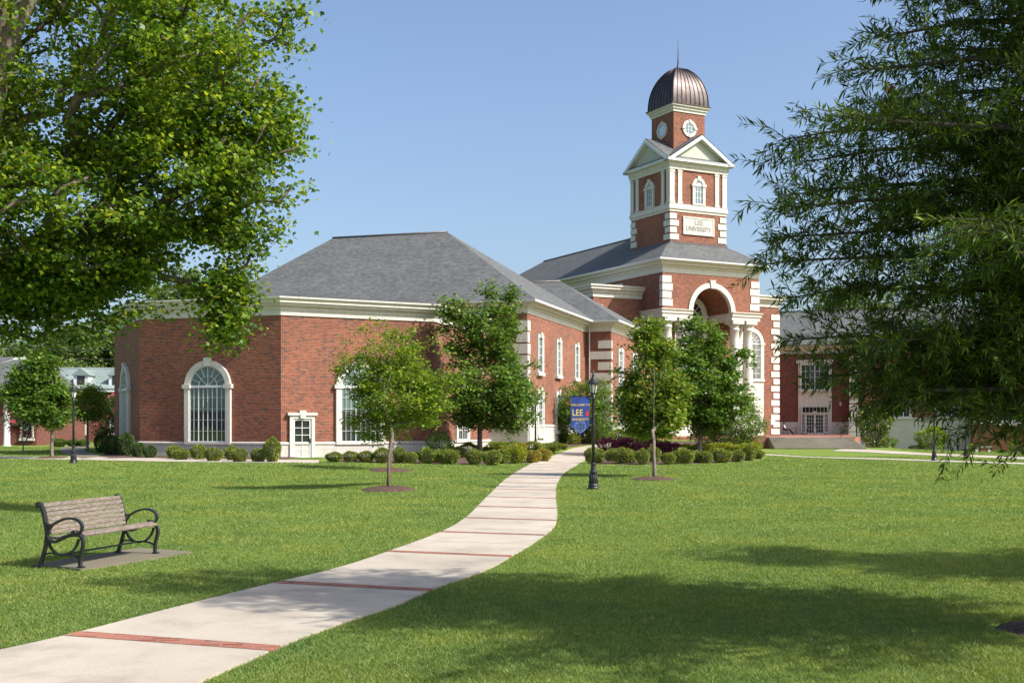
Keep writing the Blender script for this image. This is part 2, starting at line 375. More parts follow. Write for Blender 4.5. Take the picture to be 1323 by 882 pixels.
def sweep(mb, path, prof, closed=False, mi=0):
    """path: 2D points running to the viewer's right along the wall; prof: closed ring of (outward, z)"""
    P = [Vector(p) for p in path]; n = len(P); rings = []
    for i in range(n):
        if closed: a, c = P[i - 1], P[(i + 1) % n]
        else: a, c = P[max(i - 1, 0)], P[min(i + 1, n - 1)]
        u1 = (P[i] - a).normalized() if (P[i] - a).length > 1e-6 else None
        u2 = (c - P[i]).normalized() if (c - P[i]).length > 1e-6 else None
        u1 = u1 or u2; u2 = u2 or u1
        n1 = Vector((u1.y, -u1.x)); n2 = Vector((u2.y, -u2.x)); m = (n1 + n2); m = m / max(m.length_squared / 2, .2)
        rings.append([(P[i].x + m.x * o, P[i].y + m.y * o, z) for o, z in prof])
    k = len(mb.v); q = len(prof)
    for rg in rings: mb.v += rg
    segs = n if closed else n - 1
    for j in range(segs):
        j2 = (j + 1) % n
        for i in range(q):
            i2 = (i + 1) % q
            mb.f.append((k + j * q + i, k + j * q + i2, k + j2 * q + i2, k + j2 * q + i)); mb.sm.append(False); mb.mi.append(mi)
    if not closed:
        mb.f.append(tuple(k + i for i in range(q))); mb.sm.append(False); mb.mi.append(mi)
        mb.f.append(tuple(k + (n - 1) * q + i for i in reversed(range(q)))); mb.sm.append(False); mb.mi.append(mi)

# ------------------------------------------------------------ terrain
def S(t): t = np.clip(t, 0, 1); return t * t * (3 - 2 * t)
def gz(x, y):
    x = np.asarray(x, float); y = np.asarray(y, float)
    left = .28 * S((y - 38) / 12) * S((-x - 2) / 9) + .17 * S((y - 45) / 18) * (1 - S((-x - 2) / 9)) * S((4 - x) / 4)
    right = .85 * S((y - 63) / 25) * S((x + 7) / 5) * (1 - S((x - 14.5) / 5))
    far = -.55 * S((y - 84) / 22) * S((x - 31) / 8)
    mid = .12 * S((y - 80) / 14) * S((x - 14.5) / 5) * (1 - S((x - 31) / 8))
    und = .05 * np.sin(x * .21 + 1.3) * np.sin(y * .17 + .4) * S((y - 14) / 10) * (1 - S((y - 50) / 10))
    sw = -.10 * np.exp(-(((x + 8.5) / 3.2) ** 2 + ((y - 37) / 3.5) ** 2)) + .10 * np.exp(-(((x + 4.3) / 1.6) ** 2 + ((y - 36.6) / 1.6) ** 2))
    return left + right + far + mid + und + sw
def g(x, y): return float(gz(x, y))
def gp(px, py, lift=0.):
    """the ground point seen at a photo pixel"""
    a = (px - 661.5) / FPX; s = (HZ - py) / FPX; Y = 5.
    lo = None
    prev = CH + s * Y - g(a * Y, Y)
    while Y < 260:
        Y2 = Y * 1.01; h = CH + s * Y2 - g(a * Y2, Y2)
        if h <= 0:
            for _ in range(25):
                m_ = (Y + Y2) / 2
                if CH + s * m_ - g(a * m_, m_) > 0: Y = m_
                else: Y2 = m_
            break
        Y = Y2
    return (a * Y, Y)
def gp3(px, py): x, y = gp(px, py); return (x, y, g(x, y))

xs = np.concatenate([np.array([-900, -500, -300, -200, -140, -100, -80]), np.arange(-62, 62.1, .8), np.array([66, 72, 80, 100, 140, 200, 300, 500, 900])])
ys = np.concatenate([np.array([-300, -120, -50, -20, -8]), np.arange(0, 135.1, .8), np.array([140, 150, 170, 200, 260, 350, 500, 700, 1000])])
X, Y = np.meshgrid(xs, ys); Zg = gz(X, Y)
me = bpy.data.meshes.new('ground'); nx, ny = len(xs), len(ys)
idx = np.arange(nx * ny).reshape(ny, nx)
faces = np.stack([idx[:-1, :-1], idx[:-1, 1:], idx[1:, 1:], idx[1:, :-1]], -1).reshape(-1, 4)
me.from_pydata(np.stack([X, Y, Zg], -1).reshape(-1, 3).tolist(), [], faces.tolist())
me.polygons.foreach_set('use_smooth', [True] * len(me.polygons))
tag(link('ground', me, M['ground']), kind='structure')

# paths and beds: strips draped over the ground
def lerp_poly(P, n):
    P = np.array(P, float); d = np.r_[0, np.cumsum(np.linalg.norm(np.diff(P, axis=0), axis=1))]
    t = np.linspace(0, d[-1], n); return np.stack([np.interp(t, d, P[:, 0]), np.interp(t, d, P[:, 1])], 1)
def smooth_poly(P, it=2):
    P = np.array(P, float)
    for _ in range(it):
        Q = [P[0]]
        for a, b in zip(P[:-1], P[1:]): Q += [a * .75 + b * .25, a * .25 + b * .75]
        Q.append(P[-1]); P = np.array(Q)
    return P
def ribbon(name, A, B, mat, h=.03, parent=None, nc=4):
    mb = MB(); n = len(A)
    rows = []
    for i in range(n):
        r = []
        for k in range(nc + 1):
            w = k / nc; x = A[i][0] * (1 - w) + B[i][0] * w; y = A[i][1] * (1 - w) + B[i][1] * w
            r.append((x, y, g(x, y) + h))
        r = [(r[0][0], r[0][1], r[0][2] - h - .1)] + r + [(r[-1][0], r[-1][1], r[-1][2] - h - .1)]
        rows.append(r)
    vs = [p for r in rows for p in r]; m_ = nc + 3
    fs = [(i * m_ + k, i * m_ + k + 1, (i + 1) * m_ + k + 1, (i + 1) * m_ + k) for i in range(n - 1) for k in range(m_ - 1)]
    mb.mesh(vs, fs); return mb.build(name, mat, parent)
LE = [(-330, 905), (0, 843.8), (85, 824), (143.6, 808.6), (234, 785), (310, 766), (366.6, 752), (434.6, 736.8), (500, 715), (574.6, 687.5), (605.8, 667), (618, 653.3), (633.7, 637.8), (649.3, 622.2), (674.2, 604.8), (699, 594.2), (717.7, 587.5), (729, 583), (742, 578.5), (781, 573.5), (825, 565.5)]
RE = [(60, 990), (257, 882), (353, 842), (397, 823), (453.5, 802), (500, 789), (562.2, 762.2), (624.4, 740.4), (674.2, 712.4), (714.6, 686.3), (720.8, 668.9), (719, 653.3), (717.7, 640.9), (719, 625.3), (727, 612.9), (738, 605), (749, 599), (760, 587), (781, 579.5), (830, 570)]
pl = smooth_poly([gp(*p) for p in LE]); pr = smooth_poly([gp(*p) for p in RE])
# resample both edges by distance from the viewer, so that cross-bands run straight over
ymax = min(pl[-1][1], pr[-1][1])
ysamp = np.linspace(max(pl[:, 1].min(), pr[:, 1].min()), ymax, 150)
def by_y(P, yy): o = np.argsort(P[:, 1]); return np.stack([np.interp(yy, P[o, 1], P[o, 0]), yy], 1)
def cross(yc):
    """left and right end of a cross line of the path whose middle lies at distance yc"""
    l = by_y(pl, np.array([yc + .35]))[0]; r = by_y(pr, np.array([yc - .35]))[0]; return l, r
yc = np.linspace(7.2, ymax - .5, 170)
A = by_y(pl, yc + .35); B = by_y(pr, yc - .35)
path = ribbon('path', A, B, M['concrete'], .03)
tag(path, kind='structure')
path_poly = np.concatenate([A, B[::-1]])
bands_y = [10.15 + 3.5 * k for k in range(15)] 
for y0 in bands_y:
    yy = np.array([y0 - .11, y0 + .11])
    ribbon('brick_band', by_y(pl, yy + .37), by_y(pr, yy - .33), M['brick_pave'], .034, path)
for y0 in [y + 1.75 for y in bands_y[2:]]:
    yy = np.array([y0 - .008, y0 + .008]); ribbon('expansion_joint', by_y(pl, yy + .37), by_y(pr, yy - .33), M['pad'], .033, path)
def px_path(name, L_, R_, mat, n=50, h=.03):
    a = lerp_poly(smooth_poly([gp(*p) for p in L_]), n); b = lerp_poly(smooth_poly([gp(*p) for p in R_]), n)
    o = ribbon(name, a, b, mat, h); tag(o, kind='structure'); return np.concatenate([a, b[::-1]])
excl = [path_poly]
excl.append(px_path('side_path', [(-80, 591), (40, 593), (110, 594.5), (200, 596.5), (290, 597.5), (372, 598.3), (412, 598)], [(-80, 588.5), (40, 590.5), (128, 590.5), (200, 592), (290, 593.4), (372, 594.5), (412, 594.5)], M['concrete']))
excl.append(px_path('curved_path', [(106, 593), (84, 586), (74, 580), (92, 575.6), (118, 573.6)], [(132, 590), (118, 586), (106, 581), (112, 578), (122, 576)], M['pad'], h=.035))
excl.append(px_path('upper_path', [(1087, 580.3), (1120, 580.5), (1170, 584), (1323, 590.5), (1420, 595)], [(1075, 582.8), (1115, 584), (1170, 587), (1323, 593.5), (1420, 598)], M['concrete']))
excl.append(px_path('lower_path', [(989, 586.6), (1100, 590.8), (1200, 594.5), (1323, 598.3), (1430, 602)], [(989, 588), (1100, 592.4), (1200, 596.1), (1323, 600), (1430, 604)], M['step']))

def bed(name, poly, h=.05, hump=0.):
    """flat-laid mulch with a wavering rim"""
    P = np.array(poly); c = P.mean(0); mb = MB(); n = len(P); rings = []
    for k in range(9):
        w = k / 8; r = P * (1 - w) + c * w
        z = gz(r[:, 0], r[:, 1]) + (-.03 if k == 0 else h * min(1, k / 2) + hump * math.sin(w * math.pi / 2)) + rng.normal(0, .008, n) * (k > 0)
        rings.append(np.c_[r, z])
    vs = np.concatenate(rings).tolist()
    fs = [(k * n + i, k * n + (i + 1) % n, (k + 1) * n + (i + 1) % n, (k + 1) * n + i) for k in range(8) for i in range(n)]
    mb.mesh(vs, fs, True); o = mb.build(name, M['mulch']); tag(o, kind='structure'); excl.append(P); return o
def dense(poly, n=160): P = list(poly) + [poly[0]]; return lerp_poly(P, n)[:-1]
bed('mulch_bed', dense([gp(120, 593), gp(133, 585), (-21.5, 63.8), (-12.1, 61.3), (-10.5, 61.6), gp(366, 595.5), gp(300, 593.6), gp(200, 591.4)]))
bed('mulch_bed', dense([gp(408, 597), gp(480, 598), gp(560, 599.5), gp(640, 600), gp(690, 598.5), gp(711, 592), gp(716, 588), (1.6, 69.), (-1.2, 73), (-3.8, 65.6), (-6, 64.4), (-10, 62.2)]))
bed('mulch_bed', dense([gp(748, 600), gp(800, 601.2), gp(870, 600.5), gp(940, 598), gp(980, 595), gp(992, 590), gp(985, 585), (19, 86), (12, 87.5), gp(838, 575), gp(790, 580), gp(764, 587)]))
bed('mulch_bed', dense([(1.9, 75.5), gp(701, 582.5), gp(722, 579.8), gp(742, 577.8), gp(782, 572.2), gp(826, 564.6), (9.5, 96), (6.3, 87.6), (5., 87.5)]))
def ring(px, py, w, d, hump=.09):
    x, y = gp(px, py); a = np.linspace(0, 2 * math.pi, 61)[:-1]
    r = 1 + .05 * np.sin(a * 3 + px) + .03 * np.sin(a * 7)
    bed('mulch_ring', np.stack([x + w * r * np.cos(a), y + d * r * np.sin(a)], 1), .03, hump); return x, y

# ------------------------------------------------------------ grass (one object of stuff)
def in_poly(P, x, y):
    c = np.zeros(len(x), bool); n = len(P); j = n - 1
    for i in range(n):
        xi, yi = P[i]; xj, yj = P[j]
        if yi != yj:
            c ^= ((yi > y) != (yj > y)) & (x < (xj - xi) * (y - yi) / (yj - yi) + xi)
        j = i
    return c
def fast_mesh(name, co, nper, mat, parent=None, smooth=False, faces=None):
    """co: (N*nv,3); faces: (nf,k) template per island of nper vertices"""
    N = len(co) // nper; ft = np.array(faces); k = ft.shape[1]
    fi = (ft[None] + (np.arange(N) * nper)[:, None, None]).reshape(-1)
    me = bpy.data.meshes.new(name); me.vertices.add(len(co)); me.vertices.foreach_set('co', co.astype(np.float32).ravel())
    nf = len(fi) // k; me.loops.add(len(fi)); me.loops.foreach_set('vertex_index', fi.astype(np.int32))
    me.polygons.add(nf); me.polygons.foreach_set('loop_start', (np.arange(nf) * k).astype(np.int32)); me.polygons.foreach_set('loop_total', np.full(nf, k, np.int32))
    if smooth: me.polygons.foreach_set('use_smooth', np.ones(nf, bool))
    me.update(calc_edges=True); return link(name, me, mat, parent)
bench_pad = None
PADX = [gp(42, 731.5), gp(104, 738), gp(248, 715), gp(180, 710)]
excl.append(np.array(PADX))
def build_grass(D0=6400.):
    y0, y1 = 7.6, 92.
    N = int(D0 * 100 * .98 * (math.log(y1 / y0)))
    yy = y0 * np.exp(rng.random(N) * math.log(y1 / y0))
    # density ~ 1/Y^2 per area and the visible width grows with Y, so log-uniform in Y
    xx = (rng.random(N) - .5) * .98 * yy + rng.normal(0, .02, N)
    N2 = int(N * .28); y2 = 5.5 * np.exp(rng.random(N2) * math.log(45 / 5.5)); sgn = np.where(rng.random(N2) < .5, -1, 1)
    x2 = sgn * (.49 * y2 + rng.random(N2) * (3.5 + .05 * y2)); n3 = N2 // 5; y2[:n3] = rng.uniform(4.5, 7.6, n3); x2[:n3] = rng.uniform(-4, 4, n3)
    xx, yy = np.r_[xx, x2], np.r_[yy, y2]; N = len(xx)
    keep = np.ones(N, bool)
    jx, jy = xx + rng.normal(0, .018, N), yy + rng.normal(0, .03, N)
    for P in excl: keep &= ~in_poly(P, jx, jy)
    keep &= ~((yy > 60.5) & (xx > -26) & (xx < 8)) & ~((yy > 74) & (xx > 0) & (xx < 30))
    xx, yy = xx[keep], yy[keep]; N = len(xx)
    w = .0036 * (yy / 10) * rng.uniform(.7, 1.35, N); h = (.032 + .005 * np.minimum(yy / 10, 4)) * rng.uniform(.55, 1.35, N)
    patch = .85 + .3 * np.sin(xx * 1.9 + 1.7 * np.sin(yy * .7)) * np.sin(yy * 1.3 + xx * .6); h *= patch
    a = rng.uniform(0, 2 * math.pi, N); lean = rng.normal(0, .75, (N, 2)) * h[:, None]
    zz = gz(xx, yy) - .004
    dx, dy = np.cos(a) * w, np.sin(a) * w
    v = np.empty((N, 5, 3))
    v[:, 0] = np.c_[xx - dx, yy - dy, zz]; v[:, 1] = np.c_[xx + dx, yy + dy, zz]
    v[:, 2] = np.c_[xx + dx * .75 + lean[:, 0] * .35, yy + dy * .75 + lean[:, 1] * .35, zz + h * .55]
    v[:, 3] = np.c_[xx - dx * .75 + lean[:, 0] * .35, yy - dy * .75 + lean[:, 1] * .35, zz + h * .55]
    v[:, 4] = np.c_[xx + lean[:, 0], yy + lean[:, 1], zz + h]
    me_faces = [(0, 1, 2), (0, 2, 3), (3, 2, 4)]
    nr = yy < 15
    a_ = v[nr].reshape(-1, 3); c_ = v[~nr][:, [0, 1, 4]].reshape(-1, 3); n1, n2 = len(a_) // 5, len(c_) // 3
    f1 = (np.array(me_faces)[None] + (np.arange(n1) * 5)[:, None, None]).reshape(-1); f2 = np.arange(n2 * 3) + n1 * 5
    fi = np.r_[f1, f2].astype(np.int32); co = np.r_[a_, c_].astype(np.float32); nf = len(fi) // 3
    me = bpy.data.meshes.new('grass'); me.vertices.add(len(co)); me.vertices.foreach_set('co', co.ravel()); me.loops.add(len(fi)); me.loops.foreach_set('vertex_index', fi)
    me.polygons.add(nf); me.polygons.foreach_set('loop_start', (np.arange(nf) * 3).astype(np.int32)); me.polygons.foreach_set('loop_total', np.full(nf, 3, np.int32)); me.update(calc_edges=True)
    o = link('grass', me, M['grass'])
    tag(o, 'short mown lawn grass in fine upright blades', 'grass', kind='stuff')

# ------------------------------------------------------------ building parts
def arc(c, z, r, a0, a1, n): return [(c + r * math.cos(a0 + (a1 - a0) * i / n), z + r * math.sin(a0 + (a1 - a0) * i / n)) for i in range(n + 1)]
def outline(tc, w, z0, z1, arch, ex=0., exb=0., n=18):
    """closed outline in (t,z), from bottom-left up and over; z1 is the springing for arches, else the head"""
    a = w / 2 + ex
    if arch: return [(tc - a, z0 - exb)] + arc(tc, z1, a, math.pi, 0, n) + [(tc + a, z0 - exb)]
    return [(tc - a, z0 - exb), (tc - a, z1 + ex), (tc + a, z1 + ex), (tc + a, z0 - exb)]
def plate(mb, F, pts, d0, d1):
    mb.hexa([F.p(t, d1, z) for t, z in pts], [F.p(t, d0, z) for t, z in pts])
def frame_ring(mb, F, inner, outer, d0, d1):
    n = len(inner)
    for i in range(n - 1):
        a, b, c, d = inner[i], outer[i], outer[i + 1], inner[i + 1]
        mb.hexa([F.p(a[0], d1, a[1]), F.p(b[0], d1, b[1]), F.p(c[0], d1, c[1]), F.p(d[0], d1, d[1])],
                [F.p(a[0], d0, a[1]), F.p(b[0], d0, b[1]), F.p(c[0], d0, c[1]), F.p(d[0], d0, d[1])])
def window(par, F, tc, z0, z1, w, arch=False, cols=4, rows=5, sur=.2, key=True, blind=.5, thick=.16, sill=True, mull=(), transom=None, ears=True, name='window', bar=.035):
    f = MB()
    inn = outline(tc, w, z0, z1, arch); out = outline(tc, w, z0, z1, arch, sur)
    frame_ring(f, F, inn, out, -thick, .05)
    if sill: f.box(F, tc - w / 2 - sur - .07, tc + w / 2 + sur + .07, -thick - .06, .05, z0 - .2, z0)
    else: f.box(F, tc - w / 2 - sur, tc + w / 2 + sur, -thick, .05, z0 - .12, z0)
    top = z1 + (w / 2 if arch else 0)
    if key: f.hexa([F.p(tc - .13, -thick - .07, top - .03), F.p(tc + .13, -thick - .07, top - .03), F.p(tc + .13, .05, top - .03), F.p(tc - .13, .05, top - .03)],
                   [F.p(tc - .19, -thick - .07, top + sur + .14), F.p(tc + .19, -thick - .07, top + sur + .14), F.p(tc + .19, .05, top + sur + .14), F.p(tc - .19, .05, top + sur + .14)])
    if arch and ears:
        for s_ in (-1, 1): f.box(F, tc + s_ * (w / 2 + sur / 2) - sur / 2 - .1, tc + s_ * (w / 2 + sur / 2) + sur / 2 + .1, -thick - .06, .05, z1 - .1, z1 + .12)
    W = f.build(name, M['stone'], par)
    p = MB(); pts = outline(tc, w, z0, z1, arch); p.face([F.p(t, -.06, z) for t, z in pts]); p.build('pane', M['glass'], W)
    b2 = MB(); b2.face([F.p(t, -.012, z) for t, z in pts]); b2.build('unlit_room_backing', M['dark'], W)  # flat sheet painted dark for the shade behind the glass; no room is built
    if blind > 0:
        zb = z0 + (top - z0) * (1 - blind); q = MB(); hw = w / 2 - .04
        if arch and zb < z1: bp = [(tc - hw, zb)] + arc(tc, z1, hw, math.pi, 0, 14) + [(tc + hw, zb)]
        elif arch:
            s0 = (zb - z1) / hw; a0 = math.asin(min(.99, s0)); bp = arc(tc, z1, hw, math.pi - a0, a0, 12)
        else: bp = [(tc - hw, zb), (tc - hw, z1 - .02), (tc + hw, z1 - .02), (tc + hw, zb)]
        q.face([F.p(t, -.03, z) for t, z in bp]); q.build('blind', M['blind'], W)
    m_ = MB(); e = .05
    frame_ring(m_, F, outline(tc, w - 2 * e * 1.2, z0, z1, arch), inn, -.10, -.02)
    m_.box(F, tc - w / 2, tc + w / 2, -.10, -.02, z0, z0 + .06)
    def ztop(t):
        return z1 + (math.sqrt(max(0, (w / 2) ** 2 - (t - tc) ** 2)) if arch else 0)
    zt = z1
    for k in range(1, cols):
        t = tc - w / 2 + w * k / cols; thick_ = bar / 2 * (2.2 if k in mull else 1)
        m_.box(F, t - thick_, t + thick_, -.09 - (.012 if k in mull else 0), -.03, z0 + .06, zt)
    for k in range(1, rows):
        z = z0 + (zt - z0) * k / rows
        m_.box(F, tc - w / 2, tc + w / 2, -.082, -.035, z - bar / 2, z + bar / 2)
    if transom: m_.box(F, tc - w / 2, tc + w / 2, -.11, -.025, transom - .05, transom + .05)
    if arch:
        m_.box(F, tc - w / 2, tc + w / 2, -.12, -.025, z1 - .06, z1 + .06)
        r1 = w / 2 * .5; r2 = w / 2
        frame_ring(m_, F, arc(tc, z1, r1 - bar / 2, math.pi, 0, 14), arc(tc, z1, r1 + bar / 2, math.pi, 0, 14), -.09, -.03)
        for k in range(1, 8):
            a = math.pi * k / 8; c_, s_ = math.cos(a), math.sin(a); r0 = 0.02 if k == 4 else (r1 if k % 2 else .02); hb = bar / 2
            pts = [(tc + c_ * r0 - s_ * hb, z1 + s_ * r0 + c_ * hb), (tc + c_ * r2 - s_ * hb, z1 + s_ * r2 + c_ * hb), (tc + c_ * r2 + s_ * hb, z1 + s_ * r2 - c_ * hb), (tc + c_ * r0 + s_ * hb, z1 + s_ * r0 - c_ * hb)]
            m_.hexa([F.p(t, -.03, z) for t, z in pts], [F.p(t, -.088, z) for t, z in pts])
    m_.build('muntins', M['white'], W)
    return W
def door(par, F, t0, t1, z0, z1, sur=.22, cols=2, rows=4, leaves=1, label=None):
    f = MB(); tc = (t0 + t1) / 2; w = t1 - t0
    frame_ring(f, F, outline(tc, w, z0, z1, False), outline(tc, w, z0, z1, False, sur), -.16, .05)
    f.box(F, t0 - sur - .12, t1 + sur + .12, -.24, .05, z1 + sur, z1 + sur + .14)
    f.hexa([F.p(tc - .12, -.27, z1 + .02), F.p(tc + .12, -.27, z1 + .02), F.p(tc + .12, 0, z1 + .02), F.p(tc - .12, 0, z1 + .02)], [F.p(tc - .18, -.27, z1 + sur + .26), F.p(tc + .18, -.27, z1 + sur + .26), F.p(tc + .18, 0, z1 + sur + .26), F.p(tc - .18, 0, z1 + sur + .26)])
    D = f.build('door_surround', M['stone'], par)
    for k in range(leaves):
        a = t0 + w * k / leaves; b = t0 + w * (k + 1) / leaves; st = .10
        q = MB(); inn = outline((a + b) / 2, b - a - 2 * st, z0 + .2, z1 - st, False); out = [(a + .01, z0 + .02), (a + .01, z1 - .01), (b - .01, z1 - .01), (b - .01, z0 + .02)]
        frame_ring(q, F, inn, out, -.1, -.02); q.hexa([F.p(a + .01, -.1, z0 + .02), F.p(b - .01, -.1, z0 + .02), F.p(b - .01, -.02, z0 + .02), F.p(a + .01, -.02, z0 + .02)], [F.p(a + st, -.1, z0 + .2), F.p(b - st, -.1, z0 + .2), F.p(b - st, -.02, z0 + .2), F.p(a + st, -.02, z0 + .2)])
        gw = b - a - 2 * st; gh = z1 - st - z0 - .2
        for i in range(1, cols): t = a + st + gw * i / cols; q.box(F, t - .016, t + .016, -.09, -.04, z0 + .2, z1 - st)
        for i in range(1, rows): z = z0 + .2 + gh * i / rows; q.box(F, a + st, b - st, -.085, -.045, z - .016, z + .016)
        q.build('door_leaf', M['white'], D)
    p = MB(); p.face([F.p(t0, -.05, z0), F.p(t1, -.05, z0), F.p(t1, -.05, z1), F.p(t0, -.05, z1)]); p.build('door_glass', M['glass'], D)
    p = MB(); p.face([F.p(t0, -.012, z0), F.p(t1, -.012, z0), F.p(t1, -.012, z1), F.p(t0, -.012, z1)]); p.build('unlit_room_backing', M['dark'], D)  # dark-painted sheet in place of the unlit space behind the door
    h = MB(); tt = t1 - .08 if leaves == 1 else tc + .05; h.box(F, tt - .02, tt + .02, -.17, -.1, z0 + .9, z0 + 1.15); h.build('door_handle', M['iron'], D)
    return D
def quoins(par, F, corner, z0, z1, side=1, wide=.95, narrow=.68, pitch=.72, gap=.12, proud=.06, first=0, ret=.45, mat='stone', name='quoin_stack'):
    """stack of corner stones; side=+1: the wall runs to the right of the corner"""
    mb = MB(); k = first; z = z0
    while z + pitch - gap <= z1 + .05:
        w = wide if k % 2 == 0 else narrow; r = ret * (w / wide)
        t0, t1 = (corner - proud, corner + w) if side > 0 else (corner - w, corner + proud)
        mb.box(F, t0, t1, -proud, r, z, z + pitch - gap); z += pitch; k += 1
    return mb.build(name, M[mat], par)
def hip_roof(par, F, t0, t1, d0, d1, ze, rise, axis='t', name='roof', cap=.12, hl=None, hr=None, mat='roof'):
    """hip roof over a rectangle of the frame; axis: which way the ridge runs; hl/hr: how far in each hip starts"""
    mb = MB()
    if axis == 't':
        k = (d1 - d0) / 2; dm = (d0 + d1) / 2; a = k if hl is None else hl; c = k if hr is None else hr
        r0, r1 = (t0 + a, dm), (t1 - c, dm)
    else:
        k = (t1 - t0) / 2; tm = (t0 + t1) / 2; a = k if hl is None else hl; c = k if hr is None else hr
        r0, r1 = (tm, d0 + a), (tm, d1 - c)
    E = [F.p(t0, d0, ze), F.p(t1, d0, ze), F.p(t1, d1, ze), F.p(t0, d1, ze)]
    B_ = [F.p(t0, d0, ze - cap), F.p(t1, d0, ze - cap), F.p(t1, d1, ze - cap), F.p(t0, d1, ze - cap)]
    P0, P1 = F.p(*r0, ze + rise), F.p(*r1, ze + rise)
    vs = E + [P0, P1] + B_
    if axis == 't': fs = [(0, 1, 5, 4), (1, 2, 5), (2, 3, 4, 5), (3, 0, 4)]
    else: fs = [(0, 1, 4), (1, 2, 5, 4), (2, 3, 5), (3, 0, 4, 5)]
    fs += [(6, 7, 1, 0), (7, 8, 2, 1), (8, 9, 3, 2), (9, 6, 0, 3), (9, 8, 7, 6)]
    mb.mesh(vs, fs); o = mb.build(name, M[mat], par)
    r = MB(); q = .13
    r.tube([P0, P1], .11, 6)
    r.build('ridge_cap', M['lead'] if mat == 'roof' else M[mat], o)
    return o
EAVE = lambda z0, z1, out: [(-.3, z0), (.05, z0), (.05, z0 + (z1 - z0) * .38), (.12, z0 + (z1 - z0) * .42), (.2, z0 + (z1 - z0) * .58), (out * .62, z0 + (z1 - z0) * .62), (out * .66, z0 + (z1 - z0) * .76), (out * .92, z0 + (z1 - z0) * .82), (out, z1 - .04), (out, z1), (-.3, z1)]
def downpipe(par, F, t, z0, z1, d=-.12):
    mb = MB(); mb.tube([F.p(t, -.5, z1 + .35), F.p(t, -.48, z1 + .1), F.p(t, d, z1 - .25), F.p(t, d, z0)], .055, 8); return mb.build('downspout', M['white'], par)

U62 = (.886, .463); U17 = (.299, .954); E2 = (.954, -.299)
P0 = Vector((-12.14, 61.)); P1 = P0 + Vector((-.954, .299)) * 8.65; PA = P1 + Vector((-.463, .886)) * 8.7; PB = PA + Vector((.299, .954)) * 9.2
P2 = P0 + Vector(U62) * 8.72; P3 = P2 + Vector(U17) * 10.0; P4 = P3 + Vector(E2) * 2.5
P5 = P4 + Vector(U17) * 15.5; P6 = P5 + Vector(E2) * 2.0; P7 = P6 + Vector(U17) * 13.5
ML = P4 - Vector(E2) * 23.0

HALL = empty('university_hall', (0, 95, 0), label='large red brick hall with many-sided left wing and columned entrance under a domed tower', cat='building')
for_hall = []
def H(o): return o
class HP:  # parent proxy: parts are parented so that world coordinates are kept
    pass
def walls():
    b = MB(); b.prism([tuple(p) for p in (PB, PA, P1, P0, P2, P3, P3 + Vector(U17) * .5, PB + Vector((3, .5)))], -.6, 8.4)
    b.build('rotunda_wall', M['brick'], HALL)
    b = MB(); back = 18.
    poly = [ML, P4, P5, P6, P7, P7 - Vector(E2) * 16, P4 - Vector(E2) * 14 + Vector(U17) * back, ML + Vector(U17) * back]
    b.prism([tuple(p) for p in poly], -.6, 9.6); b.build('wing_wall', M['brick'], HALL)
walls()
# stone bases
b = MB(); path_r = [PB, PA, P1, P0, P2, P3]
sweep(b, path_r, [(-.2, -.6), (.07, -.6), (.07, .93), (.12, .97), (.12, 1.05), (.05, 1.1), (-.2, 1.1)]); b.build('base_course', M['base_stone'], HALL)
b = MB(); sweep(b, [P3, P4, P5, P6, P7], [(-.2, -.6), (.07, -.6), (.07, 1.85), (.12, 1.9), (.12, 2.0), (.05, 2.05), (-.2, 2.05)]); b.build('base_course', M['base_stone'], HALL)
# cornices
b = MB(); sweep(b, path_r, [(-.5, 7.76), (.06, 7.76), (.06, 8.02), (.12, 8.04), (.12, 8.16), (.22, 8.24), (.34, 8.27), (.34, 8.37), (.46, 8.40), (.46, 8.50), (.58, 8.62), (.58, 8.70), (-.5, 8.70)]); b.build('cornice', M['trim'], HALL)
b = MB(); sweep(b, [p for p in (ML, P4, P5, P6, P7)], EAVE(9.12, 9.90, .62)); b.build('cornice', M['trim'], HALL)
# gutters
b = MB(); sweep(b, [p for p in (ML, P4, P5, P6, P7)], [(.63, 9.78), (.76, 9.80), (.78, 9.93), (.63, 9.93)]); b.build('gutter', M['white'], HALL)
FM = Fr(P4, E2)   # front of main block; t negative to the left, d into the block along U17
ov = .72
hip_roof(HALL, FM, -24.2 + ov, ov, -ov, 18.1, 9.93, 6.15, 't', hl=5.6, hr=9.4)
hip_roof(HALL, Fr(P6, E2), -14, ov, -ov, 13.5 - ov, 9.94, 3.9, 't', name='roof', hl=.01, hr=6.3)
# windows of the rotunda
FA, FB, FC, FD = Fr(PA, P1 - PA), Fr(P1, P0 - P1), Fr(P0, U62), Fr(P2, U17)
for F_, tc in ((FA, 4.35), (FB, 4.30), (FC, 4.40)):
    window(HALL, F_, tc, 1.07, 4.05, 2.25, True, cols=8, rows=5, sur=.28, blind=.60, sill=False, mull=(2, 6) if F_ is not FC else (3, 5), transom=None, bar=.017)
window(HALL, FD, 4.6, 1.10, 4.05, 1.7, True, cols=4, rows=5, sur=.3, blind=.3, sill=False, mull=(2,))
door(HALL, FC, .62, 1.62, .12, 2.32, sur=.18, cols=2, rows=5)
